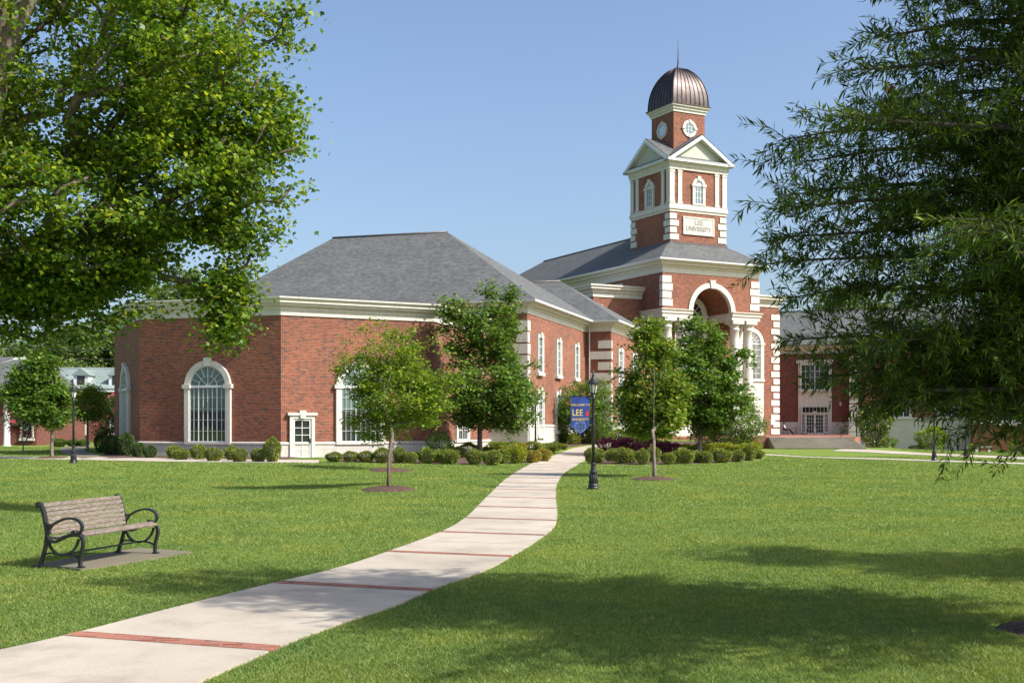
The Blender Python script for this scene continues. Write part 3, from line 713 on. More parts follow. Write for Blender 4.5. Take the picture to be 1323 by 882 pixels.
# wing windows
FW = Fr(P4, U17); FY = Fr(P6, U17); FR = Fr(P5, E2)
for t in (2.75, 7.4, 12.5):
    window(HALL, FW, t, 5.45, 7.75, .95, False, cols=2, rows=4, sur=.2, blind=.45, key=True)
for t in (2.75, 7.4, 12.5):
    if t > 2: window(HALL, FW, t + (.0), 1.35 if t < 3 else 1.6, 4.1, 1.05, False, cols=2, rows=5, sur=.24, blind=.3, key=True)
door(HALL, FW, .35, 1.5, .45, 3.3, sur=.3, cols=1, rows=4)
for t in (3.1, 8.6):
    window(HALL, FY, t, 5.0, 7.75, 1.5, False, cols=4, rows=4, sur=.22, blind=.25)
    window(HALL, FY, t, 1.35, 3.3, 1.5, False, cols=4, rows=3, sur=.22, blind=.2)
    b = MB(); b.box(FY, t - .95, t + .95, -.1, .05, 3.5, 4.8); b.build('window_panel', M['stone'], HALL)
quoins(HALL, Fr(P4, E2), 0, 2.1, 9.1, -1, ret=.55, wide=.9, narrow=.7, pitch=.74, gap=.1)
quoins(HALL, Fr(P6, E2), 0, 2.1, 9.1, -1, ret=.35, wide=1.55, narrow=1.0, pitch=.82, gap=.22)
downpipe(HALL, FR, .35, .9, 9.6)

# ---- entrance block
FP = Fr((13.5, 104.0), U62); PW, DD, ZS = 10.9, 3.3, 12.42; AR = 2.2; TC = 5.45; ZT = 15.95
b = MB(); n = 20   # porch block with arch cut through
def porch_slice(t0, t1, zb0, zb1):
    b.hexa([FP.p(t0, 0, zb0), FP.p(t1, 0, zb1), FP.p(t1, DD, zb1), FP.p(t0, DD, zb0)], [FP.p(t0, 0, ZT), FP.p(t1, 0, ZT), FP.p(t1, DD, ZT), FP.p(t0, DD, ZT)])
ap = arc(TC, ZS, AR, math.pi, 0, n)
vs = []; fs = []
def addq(*pts): b.face(pts)
# front and back faces
for d in (0, DD):
    addq(FP.p(0, d, ZS), FP.p(TC - AR, d, ZS), FP.p(TC - AR, d, ZT), FP.p(0, d, ZT)); addq(FP.p(TC + AR, d, ZS), FP.p(PW, d, ZS), FP.p(PW, d, ZT), FP.p(TC + AR, d, ZT))
    for i in range(n):
        (ta, za), (tb, zb) = ap[i], ap[i + 1]; addq(FP.p(ta, d, za), FP.p(tb, d, zb), FP.p(tb, d, ZT), FP.p(ta, d, ZT))
for i in range(n):
    (ta, za), (tb, zb) = ap[i], ap[i + 1]; addq(FP.p(ta, 0, za), FP.p(tb, 0, zb), FP.p(tb, DD, zb), FP.p(ta, DD, za))
for t in (0, PW): addq(FP.p(t, 0, ZS), FP.p(t, DD, ZS), FP.p(t, DD, ZT), FP.p(t, 0, ZT))
addq(FP.p(0, 0, ZT), FP.p(PW, 0, ZT), FP.p(PW, DD, ZT), FP.p(0, DD, ZT))
addq(FP.p(0, 0, ZS), FP.p(TC - AR, 0, ZS), FP.p(TC - AR, DD, ZS), FP.p(0, DD, ZS)); addq(FP.p(TC + AR, 0, ZS), FP.p(PW, 0, ZS), FP.p(PW, DD, ZS), FP.p(TC + AR, DD, ZS))
b.build('porch_wall', M['brick'], HALL)
b = MB(); b.box(FP, .02, PW - .02, DD + .05, 37, -.5, ZT - .02); b.build('nave_wall', M['brick'], HALL)
b = MB(); b.box(FP, -5.26, PW + 5.26, DD, DD + 8.5, -.6, 13.85); b.build('shoulder_wall', M['brick'], HALL)
b = MB(); q = 5.26
for a0, a1 in ((-q, -.02), (PW + .02, PW + q)):
    pts = [FP.xy(a0, DD + 8.5), FP.xy(a0, DD), FP.xy(a1, DD)] if a0 < 0 else [FP.xy(a0, DD), FP.xy(a1, DD), FP.xy(a1, DD + 8.5)]
    sweep(b, pts, [(-.4, 13.6), (.08, 13.6), (.08, 13.95), (.2, 14.0), (.25, 14.2), (.5, 14.3), (.5, 14.42), (.62, 14.55), (.62, 14.68), (-.4, 14.68)])
    b.box(FP, min(a0, a1), max(a0, a1), DD + .3, DD + 8, 13.8, 14.3)
    b.build('cornice', M['trim'], HALL); b = MB()
b = MB(); sweep(b, [FP.xy(0, 37), FP.xy(0, 0), FP.xy(PW, 0), FP.xy(PW, 37)], EAVE(15.75, 16.88, .75)); b.build('cornice', M['trim'], HALL)
b = MB(); sweep(b, [FP.xy(0, 37), FP.xy(0, 0), FP.xy(PW, 0), FP.xy(PW, 37)], [(.76, 16.76), (.9, 16.78), (.92, 16.92), (.76, 16.92)]); b.build('gutter', M['white'], HALL)
hip_roof(HALL, FP, -.85, PW + .85, -.85, 37.85, 16.92, 4.1, 'd')
# entablature above the columns
b = MB(); et = [(-.9, 11.75), (.1, 11.75), (.1, 12.05), (.2, 12.12), (.2, 12.3), (.32, 12.42), (.32, 12.5), (-.02, 12.52), (-.9, 12.52)]
sweep(b, [FP.xy(0, DD), FP.xy(0, 0), FP.xy(TC - AR - .05, 0)], et); b.build('entablature', M['stone'], HALL); b = MB(); sweep(b, [FP.xy(TC + AR + .05, 0), FP.xy(PW, 0), FP.xy(PW, DD)], et)
b.build('entablature', M['stone'], HALL)
for a0, a1 in ((.9, TC - AR), (TC + AR, PW - .9)): b = MB(); b.box(FP, a0, a1, .5, DD, 11.78, 12.40); b.build('porch_soffit', M['stone'], HALL)
b = MB(); frame_ring(b, FP, arc(TC, ZS, AR - .02, math.pi, 0, 24), arc(TC, ZS, AR + .45, math.pi, 0, 24), -.12, .3)
b.build('archivolt', M['stone'], HALL)
b = MB(); b.hexa([FP.p(TC - .2, -.22, ZS + AR - .08), FP.p(TC + .2, -.22, ZS + AR - .08), FP.p(TC + .2, 0, ZS + AR - .08), FP.p(TC - .2, 0, ZS + AR - .08)], [FP.p(TC - .32, -.22, ZS + AR + .68), FP.p(TC + .32, -.22, ZS + AR + .68), FP.p(TC + .32, 0, ZS + AR + .68), FP.p(TC - .32, 0, ZS + AR + .68)])
b.build('keystone', M['panel'], HALL)
for t0, s_ in ((0, 1), (PW, -1)): quoins(HALL, FP, t0, 12.75, 15.75, s_, wide=1.05, narrow=.92, pitch=.7, gap=.09)
# columns on tall pedestals
COLS = [(.85, .55), (2.4, .55), (.85, 2.1), (8.5, .55), (10.05, .55), (10.05, 2.1)]
for t, d in COLS:
    x, y = FP.xy(t, d); z0 = 3.65
    c = MB(); c.box(Fr((x, y), U62), -.62, .62, -.62, .62, z0, z0 + .18)
    prof = [(.60, z0 + .18), (.62, z0 + .26), (.58, z0 + .34), (.50, z0 + .40), (.54, z0 + .46), (.49, z0 + .54)]
    for i in range(9):
        u = i / 8; prof.append((.485 * (1 - .15 * u ** 1.8), z0 + .56 + (7.2 - .56 + .0) * u))
    prof += [(.47, z0 + 7.24), (.47, z0 + 7.32), (.42, z0 + 7.36), (.42, z0 + 7.55), (.50, z0 + 7.66), (.58, z0 + 7.78)]
    c.lathe(x, y, prof, 28); c.box(Fr((x, y), U62), -.64, .64, -.64, .64, z0 + 7.78, 11.76)
    c.build('column', M['stone'], HALL)
for a0, a1 in ((0.05, 3.1), (PW - 3.1, PW - .05)):
    c = MB(); c.box(FP, a0, a1, -.1, 1.2, -.3, 3.4); c.box(FP, a0 - .12, a1 + .12, -.22, 1.3, 3.4, 3.65); c.box(FP, a0 - .1, a1 + .1, -.2, 1.28, -.3, 1.4)
    e0 = a0 if a0 < 1 else a1 - 1.5
    c.box(FP, e0 + .02, e0 + 1.48, 1.2, 2.8, -.3, 3.4); c.box(FP, e0 - .08, e0 + 1.58, 1.3, 2.88, 3.4, 3.65)
    c.build('pedestal', M['stone'], HALL)
FQ = Fr(FP.xy(0, DD), U62)     # back wall of the porch
window(HALL, FQ, TC, 5.2, 12.3, 2.9, True, cols=6, rows=10, sur=.42, blind=0, mull=(2, 4), bar=.045)
for tc in (-1.75, PW + 1.75):
    b = MB(); b.box(FQ, tc - 1.55, tc + 1.55, -.08, .05, .9, 6.4)
    b.box(FQ, tc - .95, tc + .95, -.12, -.06, 4.5, 6.1)
    b.build('stone_panel', M['stone'], HALL)
    window(HALL, FQ, tc, 6.5, 9.95, 2.3, True, cols=4, rows=6, sur=.38, blind=0, mull=(2,), bar=.045)
    window(HALL, Fr(FP.xy(0, DD - .09), U62), tc, 1.1, 2.9, 1.9, True, cols=2, rows=3, sur=.28, blind=0, mull=(1,), ears=False, name='doorway', bar=.09)
quoins(HALL, FQ, PW + 5.26, 1.15, 13.5, -1, wide=1.0, narrow=.72, pitch=.70, gap=.15)
quoins(HALL, FQ, -5.26, 1.15, 13.5, 1, wide=1.0, narrow=.72, pitch=.70, gap=.15)
window(HALL, Fr(FP.xy(0, 37), (.463, -.886)), 29.5, 14.3, 15.3, 1.8, False, cols=2, rows=1, sur=.12, key=False, blind=.5)
b = MB(); b.box(FQ, PW + 4.2, PW + 4.75, -.05, 0, 2.1, 2.6); b.build('wall_plaque', M['white'], HALL)

# ---- tower
FT = Fr((15.9, 111.2), U62)   # centre
def face_frames(h):
    """four frames, one per side, origin at the left end of a face of a square of half width h"""
    out = []
    u = Vector(U62).normalized(); v = Vector((-u.y, u.x)); c = Vector((15.9, 111.2))
    for k in range(4):
        n_ = [-v, u, v, -u][k]; w = [u, v, -u, -v][k]
        out.append(Fr(c + n_ * h - w * h, w))
    return out
TW = 3.2
b = MB(); b.box(FT, -TW, TW, -TW, TW, 16.5, 26.4); b.build('tower_wall', M['brick'], HALL)
sqr = lambda h: [FT.xy(-h, -h), FT.xy(h, -h), FT.xy(h, h), FT.xy(-h, h)]
b = MB(); sweep(b, sqr(TW), [(-.2, 18.3), (.12, 18.3), (.12, 18.95), (-.2, 19.1)], True); b.build('flashing', M['lead'], HALL)
b = MB(); sweep(b, sqr(TW), [(-.2, 21.75), (.06, 21.75), (.06, 21.95), (.16, 22.0), (.16, 22.3), (.1, 22.36), (.1, 22.48), (-.2, 22.5)], True); b.build('belt_course', M['stone'], HALL)
b = MB(); sweep(b, sqr(TW), [(-.2, 25.65), (.14, 25.65), (.14, 25.9), (.22, 25.95), (.22, 26.2), (.5, 26.3), (.5, 26.42), (-.2, 26.5)], True); b.build('entablature', M['stone'], HALL)
for F_ in face_frames(TW):
    for c_, s_ in ((0, 1), (2 * TW, -1)):
        quoins(HALL, F_, c_, 19.15, 21.7, s_, wide=.95, narrow=.72, pitch=.64, gap=.12, ret=.0, proud=.07)
    for t0 in (0, .85, 2 * TW - 1.3, 2 * TW - .45):
        p = MB(); p.box(F_, t0 + (.0 if t0 else -.06), t0 + .45 + (.06 if t0 > 5.9 else 0), -.09, .1, 22.5, 25.65); p.box(F_, t0 - .05, t0 + .5, -.13, .1, 25.42, 25.55); p.box(F_, t0 - .05, t0 + .5, -.13, .1, 22.5, 22.68); p.build('pilaster', M['stone'], HALL)
    window(HALL, F_, TW, 22.62, 24.35, .92, True, cols=3, rows=3, sur=.27, blind=.95, sill=False, bar=.05)
Ff = face_frames(TW)[0]
b = MB(); b.box(Ff, TW - 1.75, TW + 1.75, -.09, .05, 19.75, 21.35)
SP = b.build('sign_panel', M['panel'], HALL)
b = MB(); frame_ring(b, Ff, [(TW - 1.65, 19.85), (TW - 1.65, 21.25), (TW + 1.65, 21.25), (TW + 1.65, 19.85), (TW - 1.65, 19.85)], [(TW - 1.78, 19.72), (TW - 1.78, 21.38), (TW + 1.78, 21.38), (TW + 1.78, 19.72), (TW - 1.78, 19.72)], -.13, .0)
b.build('sign_border', M['stone'], SP)
def text_mesh(name, body, size, F, tc, z, d, mat, parent, ext=.012, bold=0.0, spacing=1.0, sx=1.0):
    cu = bpy.data.curves.new(name, 'FONT'); cu.body = body; cu.size = size; cu.align_x = 'CENTER'; cu.align_y = 'CENTER'; cu.extrude = ext; cu.offset = bold; cu.space_character = spacing
    to = bpy.data.objects.new(name, cu); COL.objects.link(to); bpy.context.view_layer.update()
    me = bpy.data.meshes.new_from_object(to.evaluated_get(bpy.context.evaluated_depsgraph_get())); bpy.data.objects.remove(to); bpy.data.curves.remove(cu)
    u = F.u; n_ = -F.b; x0, y0, _ = F.p(tc, d, z)
    mat4 = Matrix(((u.x * sx, 0, n_.x, x0), (u.y * sx, 0, n_.y, y0), (0, 1, 0, z), (0, 0, 0, 1)))
    me.transform(mat4); me.materials.clear(); return link(name, me, M[mat], parent)
text_mesh('lettering', 'LEE', .62, Ff, TW, 20.87, -.1, 'letter', SP, .02, .004, 1.1)
text_mesh('lettering', 'UNIVERSITY', .60, Ff, TW, 20.28, -.1, 'letter', SP, .02, .004, 1.02, .88)
# pediments (two crossing gables) 
hw = TW + .62; zb = 26.45; rise = 2.5
for k, F_ in enumerate(face_frames(TW)):
    c = MB(); tcn = TW
    c.mesh([F_.p(tcn - hw + .5, -.12, zb), F_.p(tcn + hw - .5, -.12, zb), F_.p(tcn, -.12, zb + rise - .33), F_.p(tcn - hw + .5, 1.2, zb), F_.p(tcn + hw - .5, 1.2, zb), F_.p(tcn, 1.2, zb + rise - .33)], [(0, 1, 2), (5, 4, 3), (0, 2, 5, 3), (1, 4, 5, 2), (0, 3, 4, 1)])
    PD = c.build('pediment', M['stucco'], HALL)
    r = MB()
    sl_ = Vector((hw, rise)).normalized(); nn = Vector((-sl_.y, sl_.x)) * .30
    for s_ in (-1, 1):
        a = [(tcn + s_ * hw, zb), (tcn, zb + rise), (tcn, zb + rise - .36), (tcn + s_ * (hw - .55), zb)]
        r.hexa([F_.p(t, .0, z) for t, z in a], [F_.p(t, -.62, z) for t, z in a])
    r.box(F_, tcn - hw + .02, tcn + hw - .02, -.6, .2, zb - .13, zb + .13)
    r.build('raking_cornice', M['white'], PD)
    f2 = MB(); f2.mesh([F_.p(tcn - hw + .6, -.6, zb + .13), F_.p(tcn + hw - .6, -.6, zb + .13), F_.p(tcn + hw - .6, -.12, zb + .3), F_.p(tcn - hw + .6, -.12, zb + .3)], [(0, 1, 2, 3)])
    f2.build('ledge_flashing', M['copper_seam'], PD)
for k in (0, 1):
    F_ = face_frames(TW)[k]; c = MB(); L_ = 2 * TW + .55; t0 = TW
    a = [(t0 - hw, zb + .02), (t0 + hw, zb + .02), (t0, zb + rise + .03)]
    bt = [F_.p(t, -.6, z) for t, z in a]; tp = [F_.p(t, L_, z) for t, z in a]
    c.mesh(bt + tp, [(0, 2, 5, 3), (1, 4, 5, 2)]); 
    off = .07
    c.mesh([(x, y, z + off) for x, y, z in bt + tp], [(0, 2, 5, 3), (1, 4, 5, 2)])
    c.build('gable_roof', M['roof'], HALL)
# upper drum
DW = 1.8
b = MB(); b.box(FT, -DW, DW, -DW, DW, 26.3, 31.8); b.build('drum_wall', M['brick'], HALL)
b = MB(); sweep(b, sqr(DW), [(-.2, 31.45), (.08, 31.45), (.08, 31.65), (.2, 31.72), (.2, 31.85), (.36, 31.98), (.36, 32.12), (-.2, 32.12)], True); b.build('cornice', M['trim'], HALL)
b = MB(); sweep(b, sqr(DW), [(.28, 32.1), (.42, 32.1), (.42, 32.2), (.28, 32.3)], True); b.build('gutter', M['copper_seam'], HALL)
for F_ in face_frames(DW):
    b = MB(); zc = 30.0; tcn = DW
    frame_ring(b, F_, arc(tcn, zc, .52, math.pi, -math.pi, 32), arc(tcn, zc, .80, math.pi, -math.pi, 32), -.1, .05)
    for k in range(4):
        a = k * math.pi / 2; ct, cz = tcn + .70 * math.cos(a), zc + .70 * math.sin(a); hx, hz = (.15, .09) if k % 2 == 0 else (.09, .15)
        b.box(F_, ct - hx, ct + hx, -.16, .05, cz - hz, cz + hz)
    O = b.build('round_window', M['stone'], HALL)
    b = MB(); b.face([F_.p(t, -.05, z) for t, z in arc(tcn, zc, .53, math.pi, -math.pi, 32)[:-1]]); b.build('pane', M['glass'], O)
    b = MB(); b.face([F_.p(t, -.012, z) for t, z in arc(tcn, zc, .53, math.pi, -math.pi, 32)[:-1]]); b.build('blind', M['blind'], O)
    b = MB()
    for q_ in (-.17, .17): h_ = math.sqrt(.52 ** 2 - q_ ** 2); b.box(F_, tcn + q_ - .018, tcn + q_ + .018, -.08, -.04, zc - h_, zc + h_); b.box(F_, tcn - h_, tcn + h_, -.075, -.045, zc + q_ - .018, zc + q_ + .018)
    b.build('muntins', M['white'], O)
# copper dome, square in plan
DH = 4.05; D0_ = 2.03; prof = []
for i in range(19):
    s_ = i / 18; prof.append((D0_ * (1 - s_ ** 2.25) ** .62 if s_ < 1 else .03, 32.2 + DH * s_))
prof[-1] = (.03, 32.2 + DH)
def dome_pt(k, f, i, lift=0.):
    h, z = prof[i]; h += lift; c, s_ = [(1, 0), (0, 1), (-1, 0), (0, -1)][k]
    lt, ld = f * h, -h
    t = c * lt - s_ * ld; d = s_ * lt + c * ld
    return FT.p(t, d, z + lift * .3)
b = MB()
for k in range(4):
    NB = 8
    for i in range(18):
        for j in range(NB):
            f0, f1 = -1 + 2 * j / NB, -1 + 2 * (j + 1) / NB
            b.face([dome_pt(k, f0, i), dome_pt(k, f1, i), dome_pt(k, f1, i + 1), dome_pt(k, f0, i + 1)], False)
DO = b.build('dome', M['copper'], HALL)
b = MB()
for k in range(4):
    for j in range(8):
        f = -1 + 2 * j / 8; pts = [dome_pt(k, f, i, .02) for i in range(18)]
        b.tube(pts, .034 if j else .055, 5)
b.build('dome_seams', M['copper_seam'], DO)
x, y, _ = FT.p(0, 0, 0)
b = MB(); b.lathe(x, y, [(.22, 36.1), (.12, 36.3), (.08, 36.5), (.07, 36.7), (.045, 37.2), (.03, 38), (.012, 39.0)], 10); b.build('finial', M['copper_seam'], DO)
# ---- terrace, steps, low walls
TZ = 1.05
tb = MB(); tb.prism([(7.8, 104), (11.5, 93.2), (20.6, 94.6), (27.9, 94.6), (29.4, 98), (31.3, 112), (36.3, 123.6), (36.0, 125.5), (26, 127.5), (20, 118), (9.5, 106)], .1, TZ)
TER = tb.build('terrace', M['brick_pave']); tag(TER, kind='structure')
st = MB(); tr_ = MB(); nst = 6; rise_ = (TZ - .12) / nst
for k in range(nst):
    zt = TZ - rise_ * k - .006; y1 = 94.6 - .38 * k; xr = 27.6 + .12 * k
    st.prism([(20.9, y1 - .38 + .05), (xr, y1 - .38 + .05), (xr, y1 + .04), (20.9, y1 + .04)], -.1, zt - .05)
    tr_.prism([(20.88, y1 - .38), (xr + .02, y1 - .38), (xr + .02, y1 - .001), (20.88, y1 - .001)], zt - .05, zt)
STP = st.build('steps', M['shaded_riser']); tag(STP, kind='structure'); tr_.build('treads', M['step'], STP)
def low_wall(pts, zt0, zt1, name, label):
    P = lerp_poly(pts, 24); root = None; w = .22
    a = P; d = np.gradient(P, axis=0); d /= np.linalg.norm(d, axis=1)[:, None]; nrm = np.c_[-d[:, 1], d[:, 0]]
    def strip(half, zb, zt):
        mb = MB(); n_ = len(P); vs = []
        for i in range(n_):
            u = i / (n_ - 1); z = zt0 + (zt1 - zt0) * u
            l = P[i] - nrm[i] * half; r = P[i] + nrm[i] * half
            vs += [(l[0], l[1], zb), (r[0], r[1], zb), (r[0], r[1], z + zt), (l[0], l[1], z + zt)] if zb is not None else [(l[0], l[1], z), (r[0], r[1], z), (r[0], r[1], z + zt), (l[0], l[1], z + zt)]
        fs = [(i * 4 + k, i * 4 + (k + 1) % 4, i * 4 + 4 + (k + 1) % 4, i * 4 + 4 + k) for i in range(n_ - 1) for k in range(4)] + [(0, 1, 2, 3), tuple((n_ - 1) * 4 + k for k in (3, 2, 1, 0))]
        mb.mesh(vs, fs); return mb
    root = empty(name, (P[0][0], P[0][1], g(*P[0])), label=label, cat='low wall')
    strip(w, -.3, 0).build('brickwork', M['brick'], root); strip(w + .07, None, .1).build('coping', M['stone'], root)
low_wall([(11.6, 91.6), (13.8, 91.0), (16.5, 91.5), (18.5, 93)], 1.0, 1.05, 'low_brick_wall', 'low brick garden wall with pale coping behind the purple shrubs')
low_wall([(19.7, 95.5), (20.3, 93.6), (21.1, 91.0)], 1.18, .45, 'low_brick_wall', 'sloping brick cheek wall at the left end of the steps')
low_wall([(29.0, 100), (28.0, 96.5), (28.5, 94.4), (30.0, 92.0)], 1.22, .55, 'low_brick_wall', 'sloping brick cheek wall at the right end of the steps')

settle(HALL)

# ------------------------------------------------------------ right-hand building with the glazed doors
SB = empty('classroom_building', (44, 118, 0), label='two-storey brick building at right with glazed double doors, behind the terrace', cat='building')
W0 = Vector((28.8, 126.)); FS = Fr(W0, E2)
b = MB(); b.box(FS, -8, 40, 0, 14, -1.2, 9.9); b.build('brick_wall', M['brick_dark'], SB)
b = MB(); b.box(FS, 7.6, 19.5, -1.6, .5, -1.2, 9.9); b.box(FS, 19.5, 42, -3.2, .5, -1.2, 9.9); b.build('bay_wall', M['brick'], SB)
b = MB(); b.box(FS, -8, 7.6, -.08, .1, -1, 2.4); b.box(FS, 7.5, 19.45, -1.7, -1.5, -1.2, 2.7); b.box(FS, 7.45, 19.5, -1.76, -1.5, 2.7, 2.85); b.build('base_course', M['base_stone'], SB)
b = MB(); b.box(FS, 19.5, 42, -3.3, -3.1, 2.2, 2.6); b.build('belt_course', M['stone'], SB)
b = MB(); sweep(b, [FS.xy(-8, 0), FS.xy(7.6, 0), FS.xy(7.6, -1.6), FS.xy(19.5, -1.6), FS.xy(19.5, -3.2), FS.xy(42, -3.2)], EAVE(9.75, 10.7, .7)); b.build('cornice', M['trim'], SB)
hip_roof(SB, FS, -14, 47, -.7, 14.7, 10.7, 4.3, 't', mat='roof', name='roof', hl=.2, hr=7)
hip_roof(SB, FS, 6.9, 20.2, -2.3, 12, 10.72, 3.0, 'd', mat='roof', name='roof', hl=4, hr=.1)
# door bay
b = MB(); tc = 3.95; b.box(FS, tc - 1.75, tc + 1.75, -.14, .05, 1.05, 9.1); b.box(FS, tc - 1.95, tc + 1.95, -.2, .05, 8.75, 9.05)
b.build('stone_bay', M['stone'], SB)
FS2 = Fr(FS.xy(0, -.15), E2)
window(SB, FS2, tc, 5.85, 8.5, 2.9, False, cols=6, rows=4, sur=.12, blind=0, mull=(3,), key=False, sill=True)
window(SB, FS2, tc, 3.35, 4.0, 2.7, False, cols=7, rows=1, sur=.1, blind=0, key=False, sill=False, name='transom_window')
door(SB, FS2, tc - .95, tc + .95, 1.06, 3.25, sur=.04, cols=3, rows=5, leaves=2)
for s_ in (-1, 1): window(SB, FS2, tc + s_ * 1.2, 1.3, 3.2, .36, False, cols=2, rows=5, sur=.05, blind=0, key=False, sill=False, name='sidelight')
for c_ in (7.6,): quoins(SB, Fr(FS.xy(7.6, -1.6), E2), 0, 2.95, 9.7, 1, wide=1.1, narrow=.8, pitch=.72, gap=.14); quoins(SB, Fr(FS.xy(7.6, -1.6), E2), 0, 0, 2.6, 1, wide=1.1, narrow=.8, pitch=.72, gap=.14, proud=.14)
FS3 = Fr(FS.xy(0, -1.62), E2); FS4 = Fr(FS.xy(0, -3.22), E2)
for t in (12.6, 17.3): window(SB, FS3, t, 2.3 + .6, 5.0, 1.9, False, cols=6, rows=4, sur=.18, blind=.1, mull=(2, 4), key=False); window(SB, FS3, t, 6.2, 8.4, 1.9, False, cols=4, rows=3, sur=.18, blind=.2)
for t in (22.4, 27.6, 33): window(SB, FS4, t, 2.25, 4.6, 1.9, False, cols=4, rows=4, sur=.2, blind=.6, key=False); window(SB, FS4, t, 6.0, 8.4, 1.9, False, cols=4, rows=3, sur=.2, blind=.3)
b = MB(); b.lathe(*FS.xy(6.6, -.12), [(.05, 4.1), (.12, 4.2), (.12, 4.45), (.05, 4.55)], 8); b.build('wall_light', M['frost'], SB)
settle(SB)

# ------------------------------------------------------------ buildings at the far left
DL = empty('dormitory', (-46, 128, 0), label='long brick dormitory with green-grey roof and white dormers, behind the left trees', cat='building')
FD_ = Fr((-70, 118), (.995, .10))
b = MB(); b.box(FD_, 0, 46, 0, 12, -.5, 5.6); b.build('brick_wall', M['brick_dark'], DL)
b = MB(); b.box(FD_, -.3, 46.3, -.5, 12.5, 5.5, 5.85); b.build('cornice', M['white'], DL)
b = MB(); b.mesh([FD_.p(-.4, -.6, 5.85), FD_.p(46.4, -.6, 5.85), FD_.p(46.4, 5.2, 8.3), FD_.p(-.4, 5.2, 8.3), FD_.p(-.4, 12.6, 5.85), FD_.p(46.4, 12.6, 5.85)], [(0, 1, 2, 3), (3, 2, 5, 4), (0, 3, 4), (1, 5, 2)]); b.build('roof', M['roof_green'], DL)
for t in np.arange(4, 45, 3.55):
    b = MB(); b.box(FD_, t - .75, t + .75, .3, 3.4, 6.0, 7.3)
    dm = b.build('dormer', M['white'], DL)
    b = MB(); b.mesh([FD_.p(t - .95, .1, 7.25), FD_.p(t + .95, .1, 7.25), FD_.p(t, .1, 8.0), FD_.p(t - .95, 4.6, 7.25), FD_.p(t + .95, 4.6, 7.25), FD_.p(t, 4.6, 8.0)], [(0, 2, 5, 3), (1, 4, 5, 2), (0, 1, 2), (0, 3, 4, 1)]); b.build('dormer_roof', M['roof_green'], dm)
    b = MB(); b.box(FD_, t - .38, t + .38, .26, .3, 6.25, 7.15); b.build('pane', M['dark'], dm)
    for z in (1.2, 3.6): window(DL, FD_, t, z, z + 1.5, 1.0, False, cols=2, rows=2, sur=.12, blind=.5, key=False)
settle(DL)
CL = empty('columned_house', (-52, 108, 0), label='brick house with a white columned porch and grey gable at the far left', cat='building')
FL = Fr((-59.9, 100), (1, .02))
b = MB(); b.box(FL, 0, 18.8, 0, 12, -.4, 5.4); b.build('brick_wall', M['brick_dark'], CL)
b = MB(); b.box(FL, -.5, 18, -2.7, .0, 5.0, 5.55); b.build('entablature', M['white'], CL)
b = MB(); b.mesh([FL.p(-.6, -2.9, 5.55), FL.p(18.2, -2.9, 5.55), FL.p(17., 5, 8.2), FL.p(.5, 5, 8.2), FL.p(-.6, 12.5, 5.55), FL.p(18.2, 12.5, 5.55)], [(0, 1, 2, 3), (3, 2, 5, 4), (0, 3, 4), (1, 5, 2), (0, 4, 5, 1)]); b.build('roof', M['roof'], CL)
for t in (.6, 4.5, 8.4, 12.3, 17.2):
    b = MB(); x, y = FL.xy(t, -2.3); b.lathe(x, y, [(.34, .0), (.34, .35), (.26, .4), (.24, 4.7), (.33, 4.8), (.33, 5.0)], 16); b.build('column', M['white'], CL)
for t in (2.5, 6.5, 10.4, 14.6, 18.0):
    for z in (.9, 3.2): window(CL, FL, t, z, z + 1.4, .95, False, cols=2, rows=2, sur=.1, blind=.6, key=False)
settle(CL)

# ------------------------------------------------------------ trees and shrubs
LEAF = {
 'maple': (np.array([(0, 0, 0), (.30, .12, .03), (.52, .48, .0), (.24, .52, .02), (0, 1, -.05), (-.24, .52, .02), (-.52, .48, 0), (-.30, .12, .03)]), [(0, 1, 2), (0, 2, 3), (0, 3, 4), (0, 4, 5), (0, 5, 6), (0, 6, 7)]),
 'oval': (np.array([(0, 0, 0), (.27, .45, .05), (0, 1, -.04), (-.27, .45, .05)]), [(0, 1, 2), (0, 2, 3)]),
 'lance': (np.array([(0, 0, 0), (.085, .45, .02), (0, 1, -.07), (-.085, .45, .02)]), [(0, 1, 2), (0, 2, 3)]),
}
def leaves(name, pos, size, kind, mat, parent=None, droop=.35, dirs=None, flat=.55, r=rng, var=.35):
    """pos (N,3); dirs (N,3) heading of each leaf or None; flat: how far the blades lie level"""
    tv, tf = LEAF[kind]; N = len(pos)
    if dirs is None:
        a = r.uniform(0, 2 * math.pi, N); dirs = np.c_[np.cos(a), np.sin(a), r.normal(-droop, .4, N)]
    dirs = dirs / np.linalg.norm(dirs, axis=1)[:, None]
    up = np.c_[r.normal(0, flat, N), r.normal(0, flat, N), np.ones(N)]
    x = np.cross(dirs, up); x /= np.linalg.norm(x, axis=1)[:, None] + 1e-9; z = np.cross(x, dirs)
    sz = size * r.uniform(1 - var, 1 + var, N)
    v = (tv[None, :, 0, None] * x[:, None] + tv[None, :, 1, None] * dirs[:, None] + tv[None, :, 2, None] * z[:, None]) * sz[:, None, None] + pos[:, None]
    return fast_mesh(name, v.reshape(-1, 3), len(tv), mat, parent, faces=tf)
def blob_points(blobs, n, r, shell=.6, wp=.75):
    """clump centres in a union of ellipsoids (x,y,z,rx,ry,rz), more of them towards the surface"""
    w = np.array([b[3] * b[4] * b[5] for b in blobs]) ** wp; w /= w.sum(); out = []
    for b, k in zip(blobs, (w * n).astype(int) + 1):
        d = r.normal(0, 1, (k, 3)); d /= np.linalg.norm(d, axis=1)[:, None]
        rad = r.random(k) ** (1 / 3 * (1 - shell) + .12 * shell)
        out.append(np.array(b[:3]) + d * rad[:, None] * np.array(b[3:6]))
    return np.concatenate(out)
